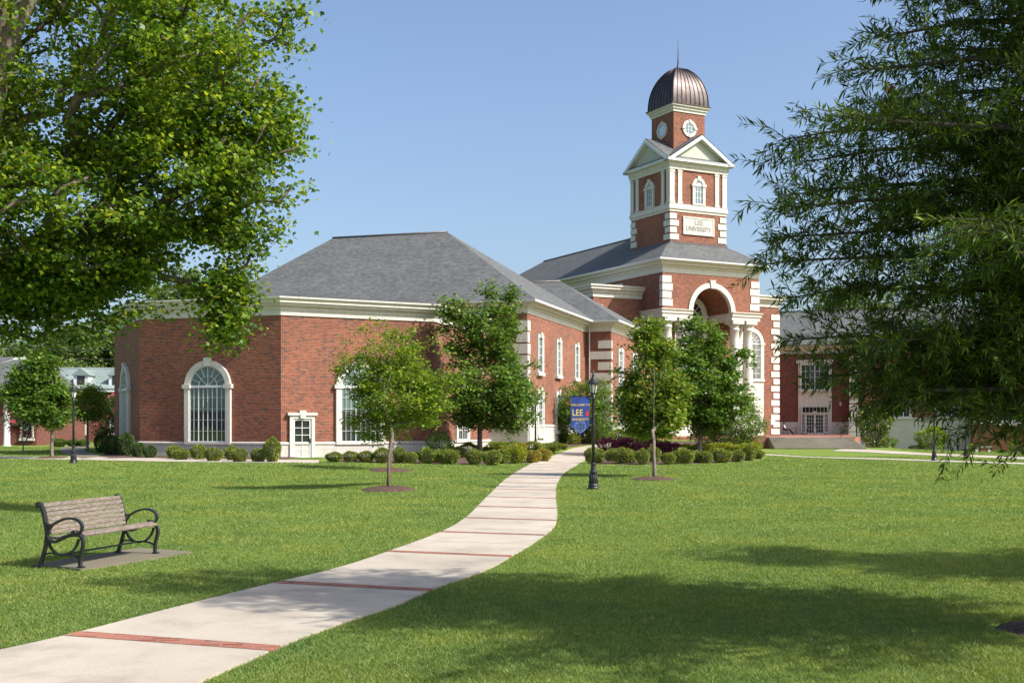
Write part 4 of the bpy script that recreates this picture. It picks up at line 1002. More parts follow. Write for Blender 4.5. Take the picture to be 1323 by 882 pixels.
def skeleton(base, fork, clumps, trunk_r, r, bend=.06, twig=.006, exp=2.4, leader=0):
    nodes = [np.array(base, float)]; par = [-1]
    m_ = max(2, int((fork[2] - base[2]) / .4)); base = np.array(base, float); fork = np.array(fork, float)
    for i in range(1, m_ + 1):
        u = i / m_; nodes.append(base + (fork - base) * u + r.normal(0, bend * .35, 3) * [1, 1, 0] * math.sin(u * math.pi) * .5); par.append(len(nodes) - 2)
    f0 = len(nodes) - 1
    order = np.argsort(np.linalg.norm(clumps - fork, axis=1)); dist = {f0: 0.}
    ids = [f0]; P = [nodes[f0]]; D = [0.]; tips = []; last = f0
    if leader:
        kk = int(leader / .4)
        for i in range(1, kk + 1):
            nodes.append(fork + np.array([0, 0, leader * i / kk]) + r.normal(0, .02, 3) * [1, 1, 0]); par.append(last); last = len(nodes) - 1
            ids.append(last); P.append(nodes[-1]); D.append(.6 * leader * i / kk)
    for ci in order:
        c = clumps[ci]; A_ = np.array(P); dd = np.linalg.norm(A_ - c, axis=1); cost = dd + .35 * np.array(D)
        j = int(np.argmin(cost)); s_ = A_[j]; L_ = dd[j]; k = max(1, int(L_ / .45)); last = ids[j]; lift = min(.12 * L_, .5)
        for i in range(1, k + 1):
            u = i / k; q = s_ + (c - s_) * u + np.array([0, 0, lift * math.sin(u * math.pi)]) + (r.normal(0, bend * min(1, L_), 3) if i < k else 0)
            nodes.append(q); par.append(last); last = len(nodes) - 1; ids.append(last); P.append(q); D.append(D[j] + L_ * u)
        tips.append((last, s_))
    n = len(nodes); acc = np.zeros(n); kids = np.zeros(n, int)
    for i in range(n - 1, 0, -1):
        if kids[i] == 0: acc[i] = twig ** exp
        acc[par[i]] += acc[i]; kids[par[i]] += 1
    rad = acc ** (1 / exp); rad *= trunk_r / rad[0]; rad = np.maximum(rad, twig)
    for i in range(f0 + 1): rad[i] = trunk_r * (1 - .28 * i / max(1, f0)) * (1 + .35 * math.exp(-i * 1.2))
    return np.array(nodes), par, rad
def wood_mesh(name, nodes, par, rad, mat, parent):
    kids = {}
    for i, p_ in enumerate(par):
        if p_ >= 0: kids.setdefault(p_, []).append(i)
    mb = MB(); stack = [(0, None)]
    while stack:
        i, pre = stack.pop(); chain = [pre, i] if pre is not None else [i]
        while True:
            k = kids.get(chain[-1], [])
            if not k: break
            k = sorted(k, key=lambda q: -rad[q])
            for o in k[1:]: stack.append((o, chain[-1]))
            chain.append(k[0])
        if len(chain) < 2: continue
        rr = [rad[q] for q in chain]
        if pre is not None: rr[0] = min(rad[pre], rad[i] * 1.15)
        mb.tube([nodes[q] for q in chain], rr, 10 if rr[0] > .06 else (6 if rr[0] > .02 else 4))
    return mb.build(name, mat, parent, uv=False)
def tree(name, base, blobs, n_cl, n_leaf, lsize, kind, lmat, trunk_r, fork_h, label, cat='tree', group=None, bark='bark', spread=.38, seed=1, shell=.6, droop=.35, twig=.006, fork_off=(0, 0), flat=.55, flowers=0, extra=None, leader=0, wp=.75):
    r = np.random.default_rng(seed); bx, by = base; bz = g(bx, by) if len(base) == 2 else base[2]
    t = empty(name, (bx, by, bz), label=label, cat=cat, group=group)
    bl = [(b[0] - bx, b[1] - by, b[2] - bz, *b[3:]) for b in blobs]
    cl = blob_points(bl, n_cl, r, shell, wp)
    if extra is not None: cl = np.r_[cl, np.array(extra) - np.array([bx, by, bz])]
    nodes, par, rad = skeleton((0, 0, -.15), (fork_off[0], fork_off[1], fork_h), cl, trunk_r, r, twig=twig, leader=leader)
    wood_mesh('trunk', nodes, par, rad, M[bark], t)
    cz = cl[r.integers(0, len(cl), n_leaf)]; pts = cz + r.normal(0, 1, (n_leaf, 3)) * np.array([spread, spread, spread * .55])
    leaves('crown', pts, lsize, kind, M[lmat], t, droop, None, flat, r)
    if flowers:
        top = cl[r.integers(0, len(cl), flowers)] + r.normal(0, .12, (flowers, 3)); ctr = np.mean(cl, 0)
        d = top - ctr; top = top + d / (np.linalg.norm(d, axis=1)[:, None] + 1e-6) * spread * .9
        fl = (top[:, None] + r.normal(0, .07, (flowers, 26, 3))).reshape(-1, 3); leaves('blossom', fl, .09, 'oval', M['flower'], t, 0, None, 1., r)
    return t
def P3d(px, py, Yd): return ((px - 661.5) / FPX * Yd, Yd, CH + (HZ - py) / FPX * Yd)
def pb(px, py, Yd, rx, rz, ry=None, dy=0): # a blob given by where it is seen and how many photo pixels it measures, at distance Yd
    x, y, z = P3d(px, py, Yd); k = Yd / FPX; return (x, y + dy, z, rx * k, (ry if ry is not None else rx * k), rz * k)

def AX(px, Yd): return ((px - 661.5) / FPX * Yd, Yd)
# the big maple on the left
Yl = 24.
mb_ = [pb(60, 60, Yl, 215, 165, 4.0, .5), pb(250, 90, Yl, 85, 105, 2.4, -.5), pb(60, 280, Yl, 170, 90, 3.0), pb(225, 235, Yl, 90, 75, 2.), pb(305, 215, Yl, 48, 55, 1.3), pb(345, 150, Yl, 30, 50, 1.),
       pb(290, 300, Yl, 34, 30, .7), pb(288, 385, Yl, 20, 42, .4), pb(60, 385, Yl, 62, 28, 1.1), pb(165, 350, Yl, 45, 28, .9), pb(15, 370, Yl, 50, 38, 1.1), pb(-150, 150, Yl, 200, 220, 4), pb(110, 335, Yl, 75, 45, 1.5), pb(90, -120, Yl + 1, 210, 130, 4.), pb(-380, 0, Yl + 1, 260, 300, 5)]
ex_ = [P3d(a, b_, Yl) for a, b_ in [(330, 12), (348, 20), (362, 35), (372, 12), (384, 14), (378, 62), (355, 50), (386, 190), (378, 240), (360, 262), (345, 290), (350, 300), (140, 418), (120, 432), (60, 430), (20, 428), (196, 398), (160, 405), (290, 362), (300, 378), (278, 372), (284, 392), (298, 400), (276, 405), (290, 415), (286, 428), (294, 438), (268, 392), (312, 352), (322, 335), (305, 365), (300, 425), (282, 440), (262, 375), (325, 318), (318, 370), (120, 405), (45, 440), (70, 420), (95, 395), (30, 410), (5, 430)]]
LM = tree('maple_tree', (-12.7, 22.5), mb_, 1800, 185000, .104, 'maple', 'leaf_maple', .42, 4.4, 'huge leafy maple overhanging from the upper left, its limbs hanging before the brick wing', group=None, spread=.25, seed=11, shell=.8, droop=.6, twig=.005, fork_off=(.6, .3), extra=ex_, wp=.52)
b = MB(); pts = [P3d(-60, 330, 22.3), P3d(-25, 190, 22.2), P3d(2, 68, 22.1), P3d(22, 22, 22.0), P3d(50, -30, 22.2), P3d(120, -120, 23)]
b.tube(pts, [.36, .27, .23, .20, .17, .08], 14); lo = b.build('limb', M['bark_grey'], LM, uv=False); lo.matrix_parent_inverse = Matrix.Translation(LM.location).inverted()

# the willow oak on the right: long level limbs with narrow leaves
def willow_oak(base, seed, label, group):
    r = np.random.default_rng(seed); bx, by = base; bz = g(bx, by)
    t = empty('willow_oak', (bx, by, bz), label=label, cat='tree', group=group)
    mb = MB(); mb.tube([(0, 0, -.2), (.02, 0, .6), (.0, .03, 2.5), (.05, .0, 5), (.0, .05, 8.2), (0, 0, 10.4)], [.25, .19, .165, .12, .06, .015], 14)
    LP, LD = [], []
    def leafy(a, bq, dens):
        d = bq - a; L_ = np.linalg.norm(d); n = max(3, int(L_ * dens)); u = r.random(n); dirn = d / L_
        p_ = a + d * u[:, None]; side = r.normal(0, 1, (n, 3)); side -= (side @ dirn)[:, None] * dirn; side /= np.linalg.norm(side, axis=1)[:, None]
        LP.append(p_); LD.append(dirn * .75 + side * .85 + [0, 0, -.12])
    def limb(z0, az, length, rise, r0):
        n = 9; pts = []; c, s_ = math.cos(az), math.sin(az); z0 += .19 * length * max(0, -s_); ph = r.uniform(0, 6)
        for i in range(n):
            u = i / (n - 1); lat = .10 * length * math.sin(u * 3.2 + ph) * u
            pts.append(np.array([c * length * u - s_ * lat, s_ * length * u + c * lat, z0 + rise * length * u - .11 * length * u * u + .05 * math.sin(u * 7 + ph)]))
        mb.tube(pts, [r0 * (1 - .93 * i / (n - 1)) + .003 for i in range(n)], 6)
        m_ = int(length * 15)
        for k in range(m_):
            u = .13 + .87 * (k + r.random()) / m_; f = u * (n - 1); i = min(n - 2, int(f)); p0 = pts[i] + (pts[i + 1] - pts[i]) * (f - i)
            sgn = 1 if k % 2 else -1; a2 = az + sgn * r.uniform(.45, 1.15); tl = (1 - u) * .75 * r.uniform(.5, 1.2) + r.uniform(.18, .42)
            d = np.array([math.cos(a2), math.sin(a2), r.normal(.03, .38)]); q = p0 + d * tl + [0, 0, -.05 * tl]
            mb.tube([p0, (p0 + q) / 2 + [0, 0, .03 * tl], q], [.006, .004, .0025], 3)
            leafy(p0 + (q - p0) * .12, q, 58)
            for _ in range(int(tl * 4.2)):
                w = r.uniform(.3, .95); s0 = p0 + (q - p0) * w; a3 = a2 + r.choice([-1, 1]) * r.uniform(.4, 1.); l3 = r.uniform(.12, .30)
                q2 = s0 + np.array([math.cos(a3), math.sin(a3), r.normal(0, .5)]) * l3; leafy(s0, q2, 62); mb.tube([s0, q2], [.003, .002], 3)
        leafy(pts[-2], pts[-1] + (pts[-1] - pts[-2]) * .3, 60)
    def reach(z):   # crown outline
        return float(np.interp(z, [2.0, 2.4, 2.9, 3.4, 4.1, 4.6, 5.2, 6.2, 7.5, 9, 10.3], [1.9, 2.6, 2.95, 3.05, 3.05, 2.8, 2.5, 2.25, 2.0, 1.3, .5]))
    z = 2.12; k = 0
    while z < 10.:
        az = k * 2.399 + r.normal(0, .35); L_ = reach(z + .1) * r.uniform(.58, .99) * (1 + .35 * max(0, -math.sin(az))); limb(z, az, L_, .13 + (.05 if z < 3 else .0) + .02 * (z - 3), .022 + .008 * L_); z += (.055 if z < 3.6 else .090) if z < 6.6 else .14; k += 1
    # the limbs one sees reach out to the left
    for zt, L_, a in [(2.12, 2.2, 178), (2.2, 2.5, 186), (2.05, 1.6, 170), (2.3, 2.4, 172), (2.4, 2.75, 181), (2.55, 2.6, 188), (2.75, 3.0, 176), (3.1, 3.1, 183), (3.45, 3.25, 179), (3.9, 3.3, 182), (4.15, 3.05, 172), (4.6, 3.15, 180), (5.1, 2.7, 182), (5.55, 2.3, 174), (6.0, 2.2, 180), (3.7, 3.2, 176), (4.3, 3.0, 185)]:
        limb(zt + .0, R(a), L_, .08, .045)
    mb.build('trunk', M['bark'], t, uv=False)
    leaves('crown', np.concatenate(LP), .098, 'lance', M['leaf_oak'], t, dirs=np.concatenate(LD), flat=.6, r=r, var=.3)
    return t
OK = willow_oak((5.62, 10.45), 5, 'fine leaved oak with long level branches reaching in from the right edge, nearest tree', None)
ok2 = copy_tree(OK); ok2.location = (13.0, 13.0, g(13.0, 13.0)); ok2.rotation_euler.z = 2.1
tag(ok2, 'second fine leaved oak standing outside the right edge, its shade on the lawn', 'tree')
ring(1415, 815, .98, .6, .05)

# young trees on the lawn
r1 = ring(502, 633, .85, .95); r2 = ring(504, 608, .95, 1.3); r3 = ring(845, 619.5, .85, .9); ring(67.5, 592, .9, 1.1)
k = 36.2
tree('elm_tree', r1, [pb(512, 512, k, 52, 52, 1.4), pb(505, 458, k, 38, 28, .9), pb(548, 515, k, 36, 34, 1.), pb(465, 480, k, 28, 26, .8), pb(572, 492, k, 18, 18, .5), pb(485, 548, k, 34, 20, .9)], 330, 20000, .105, 'oval', 'leaf_elm', .052, 1.0,
     'young vase-shaped tree with several stems in a mulch ring on the left lawn', seed=21, spread=.17, shell=.7, droop=.25, group=None, bark='bark', extra=[P3d(490, 416, k), P3d(470, 425, k), P3d(440, 455, k), P3d(436, 476, k), P3d(530, 428, k), P3d(598, 480, k), P3d(602, 500, k), P3d(560, 440, k), P3d(452, 440, k), P3d(576, 455, k)])
k = r2[1]
tree('elm_tree', r2, [pb(512, 515, k, 32, 36, 1.3), pb(510, 480, k, 20, 20, .8)], 160, 8000, .10, 'oval', 'leaf_elm', .06, 1.6, 'young slender tree in the farther mulch ring, mostly behind the vase-shaped tree', seed=22, spread=.22)
k = 64.
tree('maple_tree', AX(620, 64), [pb(628, 500, k, 56, 56, 2.3), pb(632, 425, k, 36, 36, 1.4), pb(592, 425, k, 20, 36, .9), pb(662, 520, k, 34, 36, 1.5), pb(598, 520, k, 24, 34, 1.2), pb(632, 388, k, 9, 22, .5), pb(658, 405, k, 11, 32, .6), pb(574, 395, k, 9, 13, .5)], 420, 25000, .165, 'maple', 'leaf_green', .16, 2.2,
     'dark green maple planted in the shrub bed beside the path, left of the lamps', seed=23, spread=.27, shell=.7, leader=5., extra=[P3d(632, 368, k), P3d(660, 374, k), P3d(596, 392, k), P3d(690, 470, k), P3d(558, 540, k)])
k = 43.
tree('maple_tree', (r3[0], r3[1]), [pb(843, 510, k, 42, 52, 1.2), pb(838, 455, k, 22, 34, .7), pb(868, 520, k, 22, 32, .8), pb(817, 530, k, 18, 30, .6), pb(843, 428, k, 8, 14, .3), pb(862, 460, k, 14, 22, .5), pb(845, 550, k, 34, 16, 1.)], 320, 21500, .110, 'maple', 'leaf_tip', .068, 1.35,
     'young upright maple with yellow-green tips in a mulch ring, right of the banner lamp', seed=24, spread=.19, shell=.65, leader=2.6, bark='bark_grey', extra=[P3d(826, 414, k), P3d(848, 416, k), P3d(795, 480, k), P3d(893, 505, k), P3d(796, 520, k)])
k = 68.
tree('maple_tree', AX(904, 68), [pb(905, 500, k, 48, 62, 2.), pb(900, 445, k, 28, 36, 1.2), pb(930, 515, k, 40, 40, 1.6), pb(880, 520, k, 28, 44, 1.3), pb(950, 462, k, 18, 12, .6)], 330, 24000, .17, 'maple', 'leaf_green', .14, 1.6,
     'taller dark maple in the right shrub bed, in front of the white columns', seed=25, spread=.25, shell=.7, leader=4., bark='bark_grey', extra=[P3d(900, 412, k), P3d(918, 418, k), P3d(960, 458, k), P3d(972, 470, k)])
k = 76.
tree('serviceberry', AX(950, 76), [pb(945, 545, k, 40, 34, 1.8), pb(920, 560, k, 30, 20, 1.2), pb(968, 555, k, 20, 22, 1.)], 150, 11000, .15, 'oval', 'leaf_green', .05, .3, 'broad low leafy tree before the entrance steps, right of the tall dark maple', seed=26, spread=.28, bark='bark_grey')
k = 81.
tree('serviceberry', AX(750, 81), [pb(752, 525, k, 36, 34, 1.8), pb(735, 545, k, 24, 22, 1.2), pb(775, 540, k, 24, 24, 1.2), pb(768, 505, k, 18, 16, .9)], 200, 17000, .15, 'oval', 'leaf_green', .05, .3, 'rounded multi-stemmed tree by the brick wall, behind the blue banner', seed=27, spread=.26, bark='bark_grey')
k = 73.
tree('bare_shrub', AX(661, 71), [pb(661, 556, 71, 17, 12, .9)], 60, 500, .07, 'oval', 'leaf_elm', .03, .25, 'wiry half-bare shrub before the pale stone base, right of the dark maple', cat='shrub', seed=28, spread=.12, bark='bark_grey', twig=.008)
# left group
k = 59.
tree('maple_tree', AX(67, 59), [pb(52, 515, k, 36, 34, 1.4), pb(45, 482, k, 24, 20, 1.), pb(72, 525, k, 18, 26, .9), pb(25, 505, k, 18, 22, .8), pb(60, 470, k, 12, 14, .6)], 210, 12500, .16, 'maple', 'leaf_green', .085, 2.3, 'young mid-green tree in a mulch ring beside the far-left lamp', seed=31, spread=.24, bark='bark_grey', leader=2.2)
k = 76.
tree('elm_tree', AX(113, 76), [pb(113, 525, k, 24, 20, 1.2), pb(112, 508, k, 16, 12, .8)], 110, 8000, .15, 'oval', 'leaf_elm', .08, 2., 'small light green tree beyond the curved path, between lamp and brick wing', seed=32, spread=.24, bark='bark_grey')
tree('crape_myrtle', AX(30, 74), [pb(30, 535, 74, 20, 32, 1.2), pb(45, 520, 74, 16, 24, 1.)], 90, 6500, .13, 'oval', 'leaf_dark', .05, .4, 'pink flowering crape myrtle at the far left beside the white column', seed=33, spread=.24, flowers=70, bark='bark_grey')
tree('crape_myrtle', AX(144, 84), [pb(142, 540, 84, 20, 26, 1.4), pb(150, 525, 84, 14, 16, 1.)], 90, 6500, .15, 'oval', 'leaf_dark', .06, .4, 'pink flowering crape myrtle close to the left end of the brick wing', seed=34, spread=.26, flowers=60, bark='bark_grey')
for i, (px, top, bot, w, Yd, lab) in enumerate([(-40, 415, 560, 85, 150, 'large tree behind the columned house, cut by the left edge'), (38, 440, 560, 50, 155, 'tree rising behind the young light green tree at left'), (95, 418, 560, 45, 160, 'tall tree behind the white dormers, left of its neighbour'),
                                       (140, 410, 560, 48, 165, 'tall tree behind the dormers touching the brick wing corner'), (250, 345, 470, 60, 135, 'treetop showing above the wing cornice under the maple limbs'), (335, 372, 470, 34, 140, 'small treetop beside the left slope of the grey roof'),
                                       (1085, 366, 470, 52, 175, 'light green treetop above the right building roof'), (1170, 360, 500, 70, 180, 'treetop behind the right building, seen through the oak'), (1290, 350, 500, 80, 180, 'treetop behind the right building at the right edge'), (1210, 400, 500, 60, 170, 'low treetop behind the right building between two taller ones')]):
    kk = Yd / FPX; x, _, zt = P3d(px, top, Yd); base_z = 0.; hgt = zt; rr = w * kk
    q = np.random.default_rng(400 + i); bl = [(x + q.normal(0, rr * .35), Yd + q.normal(0, 1.5), zt - rr * q.uniform(.5, 1.5), rr * q.uniform(.4, .6), rr * .6, rr * q.uniform(.4, .6)) for _ in range(6)] + [(x, Yd, zt * .55, rr * .95, rr * .8, zt * .33), (x, Yd, zt - rr * .6, rr * .55, rr * .6, rr * .6)]
    tree('broadleaf_tree', (x, Yd), bl, 170, 15000, .38, 'maple', 'leaf_far', .32, zt * .25, lab, seed=500 + i, spread=.75, group='trees beyond the buildings')

# shrubs: prototypes of several kinds, copied
def shrub_proto(name, r_, h_, mat, seed, n=3800, ls=.085, kind='oval', rough_=.06, flat=1.2):
    r = np.random.default_rng(seed); t = empty(name, (0, 0, 0))
    d = r.normal(0, 1, (n, 3)); d /= np.linalg.norm(d, axis=1)[:, None]
    lump = 1 + rough_ * (np.sin(d[:, 0] * 5 + seed) + np.sin(d[:, 1] * 6 + 2 * seed) + np.sin(d[:, 2] * 5)) 
    rad = (.72 + .28 * r.random(n) ** .5) * lump; pos = d * rad[:, None] * [r_, r_, h_ / 2] + [0, 0, h_ / 2]
    leaves('foliage', pos, ls, kind, M[mat], t, 0, d + r.normal(0, .6, (n, 3)), flat, r)
    mb = MB(); 
    for a in range(7):
        an = a * .9 + r.random(); q = Vector((math.cos(an) * r_ * .6, math.sin(an) * r_ * .6, h_ * r.uniform(.5, .85))); mb.tube([(0, 0, -.05), q * .5 + Vector((0, 0, .03)), q], [.018, .012, .004], 4)
    mb.build('stem', M['bark'], t, uv=False); return t
PROTO = {}
def shrub(kindname, mat, x, y, w, h, label, group, seed=0, **kw):
    v = seed % 3; key = (kindname, mat, v)
    if key not in PROTO:
        PROTO[key] = shrub_proto(kindname, .5, 1., mat, 60 + v + len(PROTO), **kw); o = PROTO[key]
    else: o = copy_tree(PROTO[key])
    q_ = random.Random(label); w *= q_.uniform(.84, 1.1); h *= q_.uniform(.80, 1.12)
    x += q_.uniform(-.13, .13); y += q_.uniform(-.3, .35)
    o.location = (x, y, g(x, y) + .02); o.scale = (w, w * q_.uniform(.9, 1.1), h); o.rotation_euler.z = seed * 1.7
    tag(o, label, 'shrub', group); return o
ORD = ['first', 'second', 'third', 'fourth', 'fifth', 'sixth', 'seventh', 'eighth', 'ninth', 'tenth', 'eleventh', 'twelfth', 'thirteenth', 'fourteenth', 'fifteenth', 'sixteenth', 'seventeenth', 'eighteenth', 'nineteenth', 'twentieth', 'twenty-first', 'twenty-second']
def row(items, kind, mat, group, text, **kw):
    for i, it in enumerate(items):
        px, py0, py1, w = it[:4]; x, y = gp(px, py1); k_ = y / FPX; m_ = it[4] if len(it) > 4 else mat
        x += 0; shrub(kind, m_, x, y + w * k_ * .35, w * k_ * 1.08, (py1 - py0) * k_ * 1.02, text % ORD[i], group, seed=i + len(items), **kw)
row([(127, 563, 585, 20), (138, 565, 587.5, 19), (148, 566, 588.5, 18), (164, 562, 589.5, 18), (178, 571, 591, 17), (193, 573, 592, 18)], 'yew_shrub', 'leaf_dark', 'dark clipped yews at the left end of the wing', '%s dark clipped shrub from the left at the left end of the brick wing')
row([(219, 575, 593, 18), (233, 577, 594.5, 22), (256, 575, 594, 18), (273, 577, 596, 23), (297, 578, 595, 18), (309, 581, 597, 19), (332, 582, 597, 19), (350, 568, 597, 19)], 'boxwood_shrub', 'leaf_box', 'clipped shrubs under the arched window', '%s clipped shrub from the left between dark yews and white door')
row([(428, 583, 597, 22), (452, 583, 597, 16), (470, 582, 597, 18), (496, 577, 598, 22), (514, 579, 598, 16), (529, 581, 599, 18), (549, 581, 599.5, 21), (565, 580, 598, 17), (583, 580, 600, 23), (612, 581, 600, 22), (636.5, 580, 601, 23), (652, 581, 599, 17), (668, 578, 599, 22, 'leaf_yellow'), (687, 580, 598, 19, 'leaf_orange'), (700, 576, 596, 20, 'leaf_orange')], 'boxwood_shrub', 'leaf_box', 'front row of shrubs in the left bed', '%s rounded shrub from left in front row between white door and path')
row([(540, 576, 590, 20), (592, 575, 592, 22), (607, 574, 591, 22), (625, 576, 590, 20), (642, 574, 590, 24, 'leaf_yellow'), (655, 575, 589, 22), (672, 574, 588, 22, 'leaf_orange'), (688, 571, 586, 22), (706, 573, 585, 20), (718, 572, 583, 18), (728, 574, 581, 14), (645, 569, 580, 20, 'leaf_elm'), (665, 569, 580, 20, 'leaf_elm')], 'spirea_shrub', 'leaf_box', 'back row of shrubs in the left bed', '%s shrub from left in loose back row of the left bed', rough_=.13)
o = shrub('laurel_shrub', 'leaf_green', *gp(571, 592), 1.25, 1.25, 'taller open leafy shrub among the clipped balls, left of the dark maple', None, seed=1, ls=.12, n=900, rough_=.15)
row([(772, 579, 599, 22), (790, 581, 597, 17), (806, 580, 599.5, 25), (817, 584, 599, 14), (834, 581, 600, 19), (848, 579, 598, 18), (863, 582, 600, 19), (886, 579, 599.5, 23), (901, 582, 598, 16), (914, 582, 598.5, 18), (936, 579, 598, 23), (955, 578, 596.5, 20), (971, 577, 595, 18), (982, 580, 593, 15)], 'boxwood_shrub', 'leaf_box', 'front row of shrubs in the right bed', '%s clipped ball shrub from the left along the front of the right bed')
row([(888, 572, 588, 22), (905, 573, 589, 22), (917, 575, 590, 22), (930, 571, 588, 22), (944, 571, 588, 24), (957, 571, 588, 22), (970, 570, 586, 20), (980, 572, 585, 16)], 'spirea_shrub', 'leaf_yellow', 'golden shrubs behind the front row in the right bed', '%s golden green shrub from left behind the right bed front row', rough_=.13)
row([(787, 569, 590, 22), (800, 568, 590, 24), (814, 568, 590, 26), (828, 570, 591, 24), (844, 569, 590, 24), (858, 569, 590, 25), (871, 572, 590, 21)], 'fringe_flower_shrub', 'leaf_purple', 'purple leaved shrubs in the right bed', '%s purple leaved shrub from the left in the right bed', rough_=.15)
row([(716, 558, 571, 16), (728, 560, 573, 14), (742, 558, 575, 18, 'leaf_yellow'), (757, 556, 573, 18), (770, 558, 573, 16), (784, 556, 570, 18), (798, 554, 570, 20), (812, 552, 568, 20), (826, 553, 566, 18)], 'boxwood_shrub', 'leaf_box', 'shrubs along the wing behind the banner', '%s shrub from left along the wing behind the blue banner')
shrub('magnolia_shrub', 'leaf_magnolia', 31.2, 99.5, 3.0, 4.1, 'big rust and green magnolia bush right of the cheek wall', None, seed=2, ls=.07, n=4200, rough_=.19, kind='oval')
for px, py, w, h, mt, lab in [(1203, 580.5, 2.6, 2.2, 'leaf_elm', 'light green bush before the pale stone base, left of the right-hand lamps'), (1185, 579.5, 1.3, .6, 'leaf_green', 'low green shrub left of the light green bush'), (1148, 578, 1.6, .9, 'leaf_green', 'low spreading shrub at the foot of the magnolia'), (1256, 582, 1.0, .85, 'leaf_elm', 'small yellow-green shrub beside the farther lamp base'), (1308, 584, .95, 1.05, 'leaf_elm', 'small shrub at the right edge before the brick wall'), (1294, 584, .7, .45, 'leaf_green', 'tiny low shrub left of the small shrub at the right edge')]:
    shrub('garden_shrub', mt, *AX(px, 104 if px < 1230 else 97), w, h, lab, None, seed=int(px), n=2400, ls=.085, rough_=.14)
row([(92, 566, 577, 15), (105, 566, 577, 15), (75, 566, 577, 14)], 'hedge_shrub', 'leaf_green', 'low hedge shrubs before the dormitory', '%s low hedge shrub before the dormitory wall')

# ------------------------------------------------------------ lamps
def lamp_proto():
    t = empty('street_lamp', (0, 0, 0))
    mb = MB(); n = 16
    mb.lathe(0, 0, [(.17, -.03), (.17, .06), (.155, .09), (.16, .13), (.125, .18), (.105, .46), (.115, .50), (.12, .54), (.085, .58), (.07, .72), (.085, .75), (.085, .79), (.055, .82)], n, False)
    for k in range(12):
        a = k * math.pi / 6; mb.tube([(.128 * math.cos(a), .128 * math.sin(a), .18), (.108 * math.cos(a), .108 * math.sin(a), .46)], .010, 4)
    mb.build('base', M['iron'], t, uv=False)
    mb = MB(); mb.lathe(0, 0, [(.052, .8), (.048, 2.0), (.044, 2.72), (.06, 2.74), (.06, 2.78), (.042, 2.80), (.075, 2.86)], 14); mb.build('pole', M['iron'], t, uv=False)
    mb = MB()
    mb.lathe(0, 0, [(.075, 2.86), (.09, 2.89), (.085, 2.92)], 12)
    for k in range(6):
        a = k * math.pi / 3; mb.tube([(.083 * math.cos(a), .083 * math.sin(a), 2.9), (.15 * math.cos(a), .15 * math.sin(a), 3.18)], .011, 4)
    mb.lathe(0, 0, [(.152, 3.17), (.20, 3.19), (.20, 3.215), (.17, 3.24), (.10, 3.32), (.06, 3.38), (.045, 3.43), (.055, 3.45), (.03, 3.48), (.02, 3.52), (.03, 3.55), (.008, 3.60)], 18, False); L1 = mb.build('lantern', M['iron'], t, uv=False)
    mb = MB(); mb.lathe(0, 0, [(.075, 2.91), (.138, 3.175)], 12, False); mb.build('lantern_glass', M['frost'], L1, uv=False)
    return t
LAMP = lamp_proto(); LAMP.location = (*gp(766.5, 632), g(*gp(766.5, 632)))
tag(LAMP, 'black lamp post with the blue welcome banner beside the path', 'lamp post', 'black lamp posts on the lawn')
for px, py, Yd, lab in [(95, 598.5, None, 'black lamp post at the far left near the curved path'), (692, 581, 71, 'lamp post rising from the shrub bed under the dark maple'), (1107, None, 99, 'lamp post beside the magnolia bush and the stone corner blocks'), (1207, 595.3, None, 'nearer of the two lamp posts under the oak branches at right'), (1248, 590, None, 'farther of the two lamp posts under the oak branches at right')]:
    c = copy_tree(LAMP)
    if Yd: x = (px - 661.5) / FPX * Yd; y = Yd
    else: x, y = gp(px, py)
    c.location = (x, y, g(x, y)); tag(c, lab)
lx, ly, lz = LAMP.location
# banner hangs from the lamp by two arms
BN = empty('banner', (lx, ly, lz + 2.80), label='blue pointed banner with gold welcome lettering hung from the lamp post', cat='banner')
FBn = Fr((lx, ly), (1, .05)); b = MB()
bx0, bx1, bzt, bzb, bzp = -.68, -.11, lz + 2.80, lz + 1.90, lz + 1.66
zs_ = [(bx0, bzt), (bx0, bzb), ((bx0 + bx1) / 2, bzp), (bx1, bzb), (bx1, bzt)]
b.hexa([FBn.p(t, -.008, z) for t, z in zs_], [FBn.p(t, .008, z) for t, z in zs_]); b.build('cloth', M['banner'], BN)
b = MB(); b.tube([FBn.p(.0, 0, bzt + .01), FBn.p(bx0 - .03, 0, bzt + .01)], .016, 8); b.tube([FBn.p(.0, 0, bzb), FBn.p(bx1 - .02, 0, bzb)], .014, 8); b.lathe(*FBn.xy(bx0 - .04, 0), [(.012, bzt - .015), (.026, bzt + .01), (.012, bzt + .035)], 8)
b.build('banner_arm', M['iron'], BN)
cx_ = (bx0 + bx1) / 2
text_mesh('lettering', 'WELCOME TO', .088, FBn, cx_, bzt - .25, -.010, 'gold', BN, .002, .0005)
text_mesh('lettering', 'LEE', .27, FBn, cx_ - .085, bzt - .49, -.010, 'gold', BN, .002, .002, 1.0, .82)
text_mesh('lettering', 'UNIVERSITY', .105, FBn, cx_, bzt - .685, -.010, 'gold', BN, .002, .001, 1.0, .9)
b = MB(); fl = [(0, 0), (.05, .03), (.075, .09), (.05, .15), (.045, .20), (.03, .24), (.02, .19), (-.01, .15), (-.035, .10), (-.03, .04)]
b.hexa([FBn.p(bx1 - .085 + t, -.012, bzt - .60 + z) for t, z in fl], [FBn.p(bx1 - .085 + t, -.0085, bzt - .60 + z) for t, z in fl]); b.build('flame_emblem', M['red'], BN)
b = MB(); ec, ez, er = cx_, bzb - .0, .17
frame_ring(b, FBn, arc(ec, ez, er - .012, math.pi, -math.pi, 28), arc(ec, ez, er + .004, math.pi, -math.pi, 28), -.0125, -.0085)
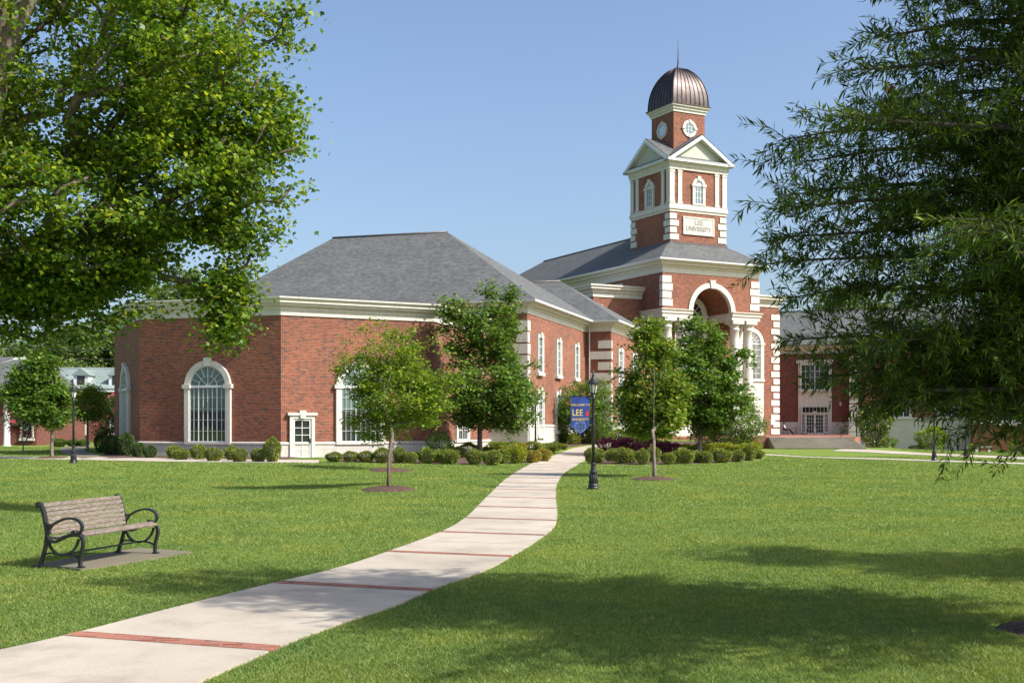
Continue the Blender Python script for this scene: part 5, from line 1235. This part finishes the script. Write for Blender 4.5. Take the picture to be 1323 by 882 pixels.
for f_ in (.35, .72): 
    for s_ in (1, -1): b.tube([FBn.p(ec + s_ * f_ * er * math.cos(a), -.0105, ez + er * math.sin(a)) for a in np.linspace(-1.5, 1.5, 12)], .004, 4)
for zf in (-.55, 0, .55): h_ = er * math.sqrt(1 - zf * zf); b.box(FBn, ec - h_, ec + h_, -.0122, -.0086, ez + zf * er - .005, ez + zf * er + .005)
b.build('globe_emblem', M['light_print'], BN)
settle(BN)
# street light at the far left and wires
SLt = empty('roadway_light', (-38, 84, 0), label='grey curved-arm street light above the young tree at far left', cat='street light')
b = MB(); b.tube([(0, 0, 0), (0, 0, 5.4)], [.1, .06], 10); b.tube([(0, 0, 5.3), (.3, 0, 5.9), (1.1, 0, 6.5), (2.0, 0, 6.75)], .04, 8); b.build('pole', M['base_stone'], SLt, uv=False)
b = MB(); b.mesh([(1.9, -.15, 6.72), (2.9, -.12, 6.80), (2.9, .12, 6.80), (1.9, .15, 6.72), (2.0, -.12, 6.86), (2.8, -.08, 6.93), (2.8, .08, 6.93), (2.0, .12, 6.86)], [(3, 2, 1, 0), (4, 5, 6, 7), (0, 1, 5, 4), (1, 2, 6, 5), (2, 3, 7, 6), (3, 0, 4, 7)]); b.build('lamp_head', M['white'], SLt, uv=False)
for i, (a, c, lab) in enumerate([((-80, 112, 13.2), (-40, 125, 10.2), 'thin overhead wire, highest of the three at far left'), ((-80, 112, 12.2), (-40, 125, 9.2), 'thin overhead wire, middle of the three at far left'), ((-80, 112, 11.2), (-40, 125, 8.2), 'thin overhead wire, lowest of the three at far left')]):
    a = Vector(a); c = Vector(c); b = MB(); b.tube([a.lerp(c, u) - Vector((0, 0, 1.2 * 4 * u * (1 - u))) for u in np.linspace(0, 1, 14)], .025, 5)
    tag(b.build('overhead_wire', M['wire'], None, uv=False), lab, 'wire', 'overhead wires at the far left')

# ------------------------------------------------------------ bench on its slab
b = MB(); b.prism(PADX, -.1, .035); tag(b.build('bench_pad', M['pad']), 'old stained concrete slab under the bench', 'slab')
nf = Vector(((103.5 - 661.5) / FPX * 15.35, 15.35)); ff = Vector(((208 - 661.5) / FPX * 17.25, 17.25))
ax = (ff - nf).normalized(); Lb = 1.80; fw = Vector((ax.y, -ax.x))   # forward = to the viewer's right
BZ = .035
BE = empty('park_bench', (nf.x, nf.y, BZ), label='park bench with weathered wooden slats and black scrolled iron ends', cat='bench')
def bp(s_, d, z): return (ax.x * s_ + fw.x * (d - .62), ax.y * s_ + fw.y * (d - .62), z)
def curve(pts, n=6):
    P = [Vector(p) for p in pts]; out = []
    for i in range(len(P) - 1):
        p0, p1, p2, p3 = P[max(0, i - 1)], P[i], P[i + 1], P[min(len(P) - 1, i + 2)]
        for k in range(n):
            t = k / n; out.append(.5 * ((2 * p1) + (p2 - p0) * t + (2 * p0 - 5 * p1 + 4 * p2 - p3) * t * t + (3 * p1 - p0 - 3 * p2 + p3) * t ** 3))
    out.append(P[-1]); return out
side = (ax.x, ax.y, 0)
BACK = [(-.035, .800), (-.03, .835), (.0, .845), (.03, .80), (.065, .70), (.095, .56), (.115, .44), (.10, .30), (.055, .14), (.0, .0)]
for s_ in (0, Lb):
    b = MB()
    def bar(pts, w=.045, h=.028, n=6): b.tube(curve([bp(s_, d, z) for d, z in pts], n), 1, flat=(w, h, side))
    bar(BACK, .05, .036)
    bar([(.105, .42), (.16, .355), (.24, .335), (.34, .375), (.46, .42), (.57, .43), (.63, .415), (.665, .36), (.66, .27), (.63, .16), (.62, .06), (.635, .0)], .05, .036)
    bar([(.095, .59), (.15, .555), (.21, .565), (.30, .61), (.40, .645), (.51, .65), (.60, .62), (.65, .565), (.645, .50), (.60, .455), (.54, .445)], .05, .028)
    bar([(.12, .43), (.15, .49), (.20, .555)], .04, .024)
    bar([(.13, .40), (.15, .30), (.20, .225), (.28, .175), (.38, .165), (.48, .20), (.56, .28), (.60, .38)], .04, .024)
    bar([(.045, .13), (.10, .175), (.20, .185), (.31, .17), (.42, .175), (.53, .16), (.63, .12)], .035, .022)
    b.build('end_frame', M['iron'], BE, uv=False)
    for d, z, r_ in [(-.012, .815, .034), (.535, .462, .036)]:
        b = MB(); b.tube([bp(s_ - .03, d, z), bp(s_ + .03, d, z)], r_, 14); b.build('scroll', M['iron'], BE, uv=False)
    for d in (.0, .63): b = MB(); b.box(Fr((bp(s_, d, 0)[0] - fw.x * .04 - ax.x * .035, bp(s_, d, 0)[1] - fw.y * .04 - ax.y * .035), (fw.x, fw.y)), 0, .085, 0, .07, -.0, .022); b.build('foot', M['iron'], BE, uv=False)
b = MB(); b.tube([bp(0, .34, .168), bp(Lb, .34, .168)], .013, 8); b.build('tie_rod', M['iron'], BE, uv=False)
def slat(d, z, ang, w, th=.026, nm='seat_slat'):
    b = MB(); c, s2 = math.cos(ang), math.sin(ang); hw_, ht = w / 2, th / 2; sec = [(-hw_, -ht), (hw_, -ht), (hw_, ht * .6), (hw_ - .006, ht), (-hw_ + .006, ht), (-hw_, ht * .6)]
    ring0 = [bp(.02, d + c * u - s2 * v, z + s2 * u + c * v) for u, v in sec]; ring1 = [bp(Lb - .02, d + c * u - s2 * v, z + s2 * u + c * v) for u, v in sec]
    b.hexa(ring0, ring1)
    o = b.build(nm, M['wood'], BE, uv=False); return o
for d, z, a in [(.175, .385, -.12), (.265, .385, .10), (.36, .41, .25), (.455, .44, .16), (.55, .455, -.02), (.635, .44, -.42)]: slat(d, z, a, .086)
for k in range(7):
    u = k / 6; z = .455 + .365 * u; d = float(np.interp(z, [.44, .56, .70, .80, .845], [.135, .12, .09, .055, .025])); slat(d, z, R(102), .053, .024, 'back_slat')

# ------------------------------------------------------------ terrace furniture, sitter, bird, stone seats
def skin(name, joints, bones, rads, mat, parent, lvl=1):
    me = bpy.data.meshes.new(name); me.from_pydata(joints, bones, []); o = link(name, me, M[mat], parent)
    sk = o.modifiers.new('skin', 'SKIN'); 
    for i, r_ in enumerate(rads): me.skin_vertices[0].data[i].radius = (r_, r_) if not isinstance(r_, tuple) else r_
    me.skin_vertices[0].data[0].use_root = True; o.modifiers.new('sub', 'SUBSURF').levels = lvl; o.modifiers['sub'].render_levels = lvl
    for p_ in me.polygons: p_.use_smooth = True
    sk.use_smooth_shade = True; return o
px0 = FS.p(1.0, -1.4, TZ)
def chair(x, y, rz, label, grp='dark metal terrace chairs'):
    t = empty('metal_chair', (x, y, TZ), rz, label=label, cat='chair', group=grp)
    b = MB(); b.hexa([(-.22, -.22, .43), (.22, -.22, .43), (.22, .22, .43), (-.22, .22, .43)], [(-.21, -.21, .46), (.21, -.21, .46), (.21, .21, .46), (-.21, .21, .46)]); b.build('seat', M['iron'], t, uv=False)
    b = MB(); b.tube([(-.20, -.21, .44), (-.27, -.2, .88), (-.27, .2, .88), (-.20, .21, .44)], .016, 6)
    for k in range(5): b.tube([(-.205, -.14 + .07 * k, .5), (-.265, -.14 + .07 * k, .86)], .008, 4)
    b.build('backrest', M['iron'], t, uv=False)
    for sx in (-1, 1):
        for sy in (-1, 1): b = MB(); b.tube([(.19 * sx, .19 * sy, .44), (.24 * sx, .22 * sy, 0)], .014, 5); b.build('leg', M['iron'], t, uv=False)
    return t
cx0, cy0 = FS.xy(.95, -1.5); chair(cx0, cy0, 0, 'dark metal chair the person sits on')
for t_, rz, lab in [(3.0, math.pi, 'empty metal chair facing the sitter across the table'), (3.9, .4, 'empty metal chair nearest the glazed doors')]:
    x, y = FS.xy(t_, -1.7); chair(x, y, rz, lab)
x, y = FS.xy(2.05, -1.6); T = empty('round_table', (x, y, TZ), label='small round metal table on the terrace beside the sitter', cat='table')
b = MB(); b.lathe(0, 0, [(.45, .70), (.46, .72), (.45, .74)], 20); b.build('tabletop', M['iron'], T, uv=False)
b = MB(); b.lathe(0, 0, [(.25, 0), (.25, .03), (.04, .06), (.035, .70)], 12); b.build('pedestal', M['iron'], T, uv=False)
PE = empty('person', (cx0, cy0, TZ), label='person in a pale blue shirt and dark trousers reclining on a terrace chair', cat='person')
J = [(-.05, 0, .55), (-.10, 0, .75), (-.17, 0, .98), (-.16, 0, 1.10), (-.12, 0, 1.20), (-.11, 0, 1.29),  # pelvis..head top
     (.02, .10, .55), (.44, .11, .60), (.68, .10, .28), (.88, .10, .06), (1.02, .10, .09), (.02, -.10, .55), (.45, -.10, .58), (.66, -.11, .26), (.82, -.10, .05), (.96, -.10, .06),
     (-.17, .19, 1.00), (-.10, .25, .74), (.10, .20, .62), (.19, .16, .60), (-.17, -.19, 1.00), (-.08, -.25, .74), (.12, -.18, .62), (.21, -.14, .60)]
Bn = [(0, 1), (1, 2), (2, 3), (3, 4), (4, 5), (0, 6), (6, 7), (7, 8), (8, 9), (9, 10), (0, 11), (11, 12), (12, 13), (13, 14), (14, 15), (2, 16), (16, 17), (17, 18), (18, 19), (2, 20), (20, 21), (21, 22), (22, 23)]
Rd = [.13, .125, .13, .05, .085, .07, .085, .065, .05, .04, .035, .085, .065, .05, .04, .035, .055, .045, .035, .04, .055, .045, .035, .04]
skin('body', J, Bn, Rd, 'skin', PE)
idx_s = [0, 1, 2, 16, 17, 20, 21]; skin('shirt', [J[i] for i in idx_s], [(0, 1), (1, 2), (2, 3), (3, 4), (2, 5), (5, 6)], [.15, .155, .155, .085, .065, .085, .065], 'shirt', PE)
idx_t = [0, 6, 7, 8, 9, 11, 12, 13, 14]; skin('trousers', [J[i] for i in idx_t], [(0, 1), (1, 2), (2, 3), (3, 4), (0, 5), (5, 6), (6, 7), (7, 8)], [.15, .11, .085, .07, .06, .11, .085, .07, .06], 'trouser', PE)
b = MB(); b.lathe(-.135, 0, [(.095, 1.20), (.105, 1.25), (.095, 1.31), (.06, 1.36), (.01, 1.375)], 12); b.build('hair', M['hair'], PE, uv=False)
PE.rotation_euler.z = -.25
x, y, z = P3d(1150.5, 116, 10.2); BD = empty('bird', (x, y, z), label='small red bird perched among the oak leaves', cat='bird')
skin('body', [(0, 0, 0), (.02, 0, .04), (.03, 0, .075), (-.03, 0, -.05), (-.06, 0, -.11)], [(0, 1), (1, 2), (0, 3), (3, 4)], [.040, .034, .022, .028, .009], 'feather', BD, 2)
b = MB(); b.tube([(.044, 0, .078), (.064, 0, .074)], [.006, .001], 6); b.build('beak', M['gold'], BD, uv=False)
BD.scale = (.55, .55, .55)
for px, py, lab in [(1269, 584, 'pale stone seat before the brick wall beside the farther lamp'), (1322, 586, 'pale stone seat cut by the right edge')]:
    x, y = gp(px, py); q = empty('stone_seat', (x, y, g(x, y)), label=lab, cat='bench', group='stone seats at the right')
    b = MB(); b.hexa([(-.68, -.2, .34), (.68, -.2, .34), (.68, .2, .34), (-.68, .2, .34)], [(-.72, -.23, .44), (.72, -.23, .44), (.72, .23, .44), (-.72, .23, .44)]); b.build('seat', M['base_stone'], q, uv=False)
    for s_ in (-.45, .45): b = MB(); b.hexa([(s_ - .12, -.17, -.1), (s_ + .12, -.17, -.1), (s_ + .12, .17, -.1), (s_ - .12, .17, -.1)], [(s_ - .08, -.13, .34), (s_ + .08, -.13, .34), (s_ + .08, .13, .34), (s_ - .08, .13, .34)]); b.build('leg', M['base_stone'], q, uv=False)
build_grass()
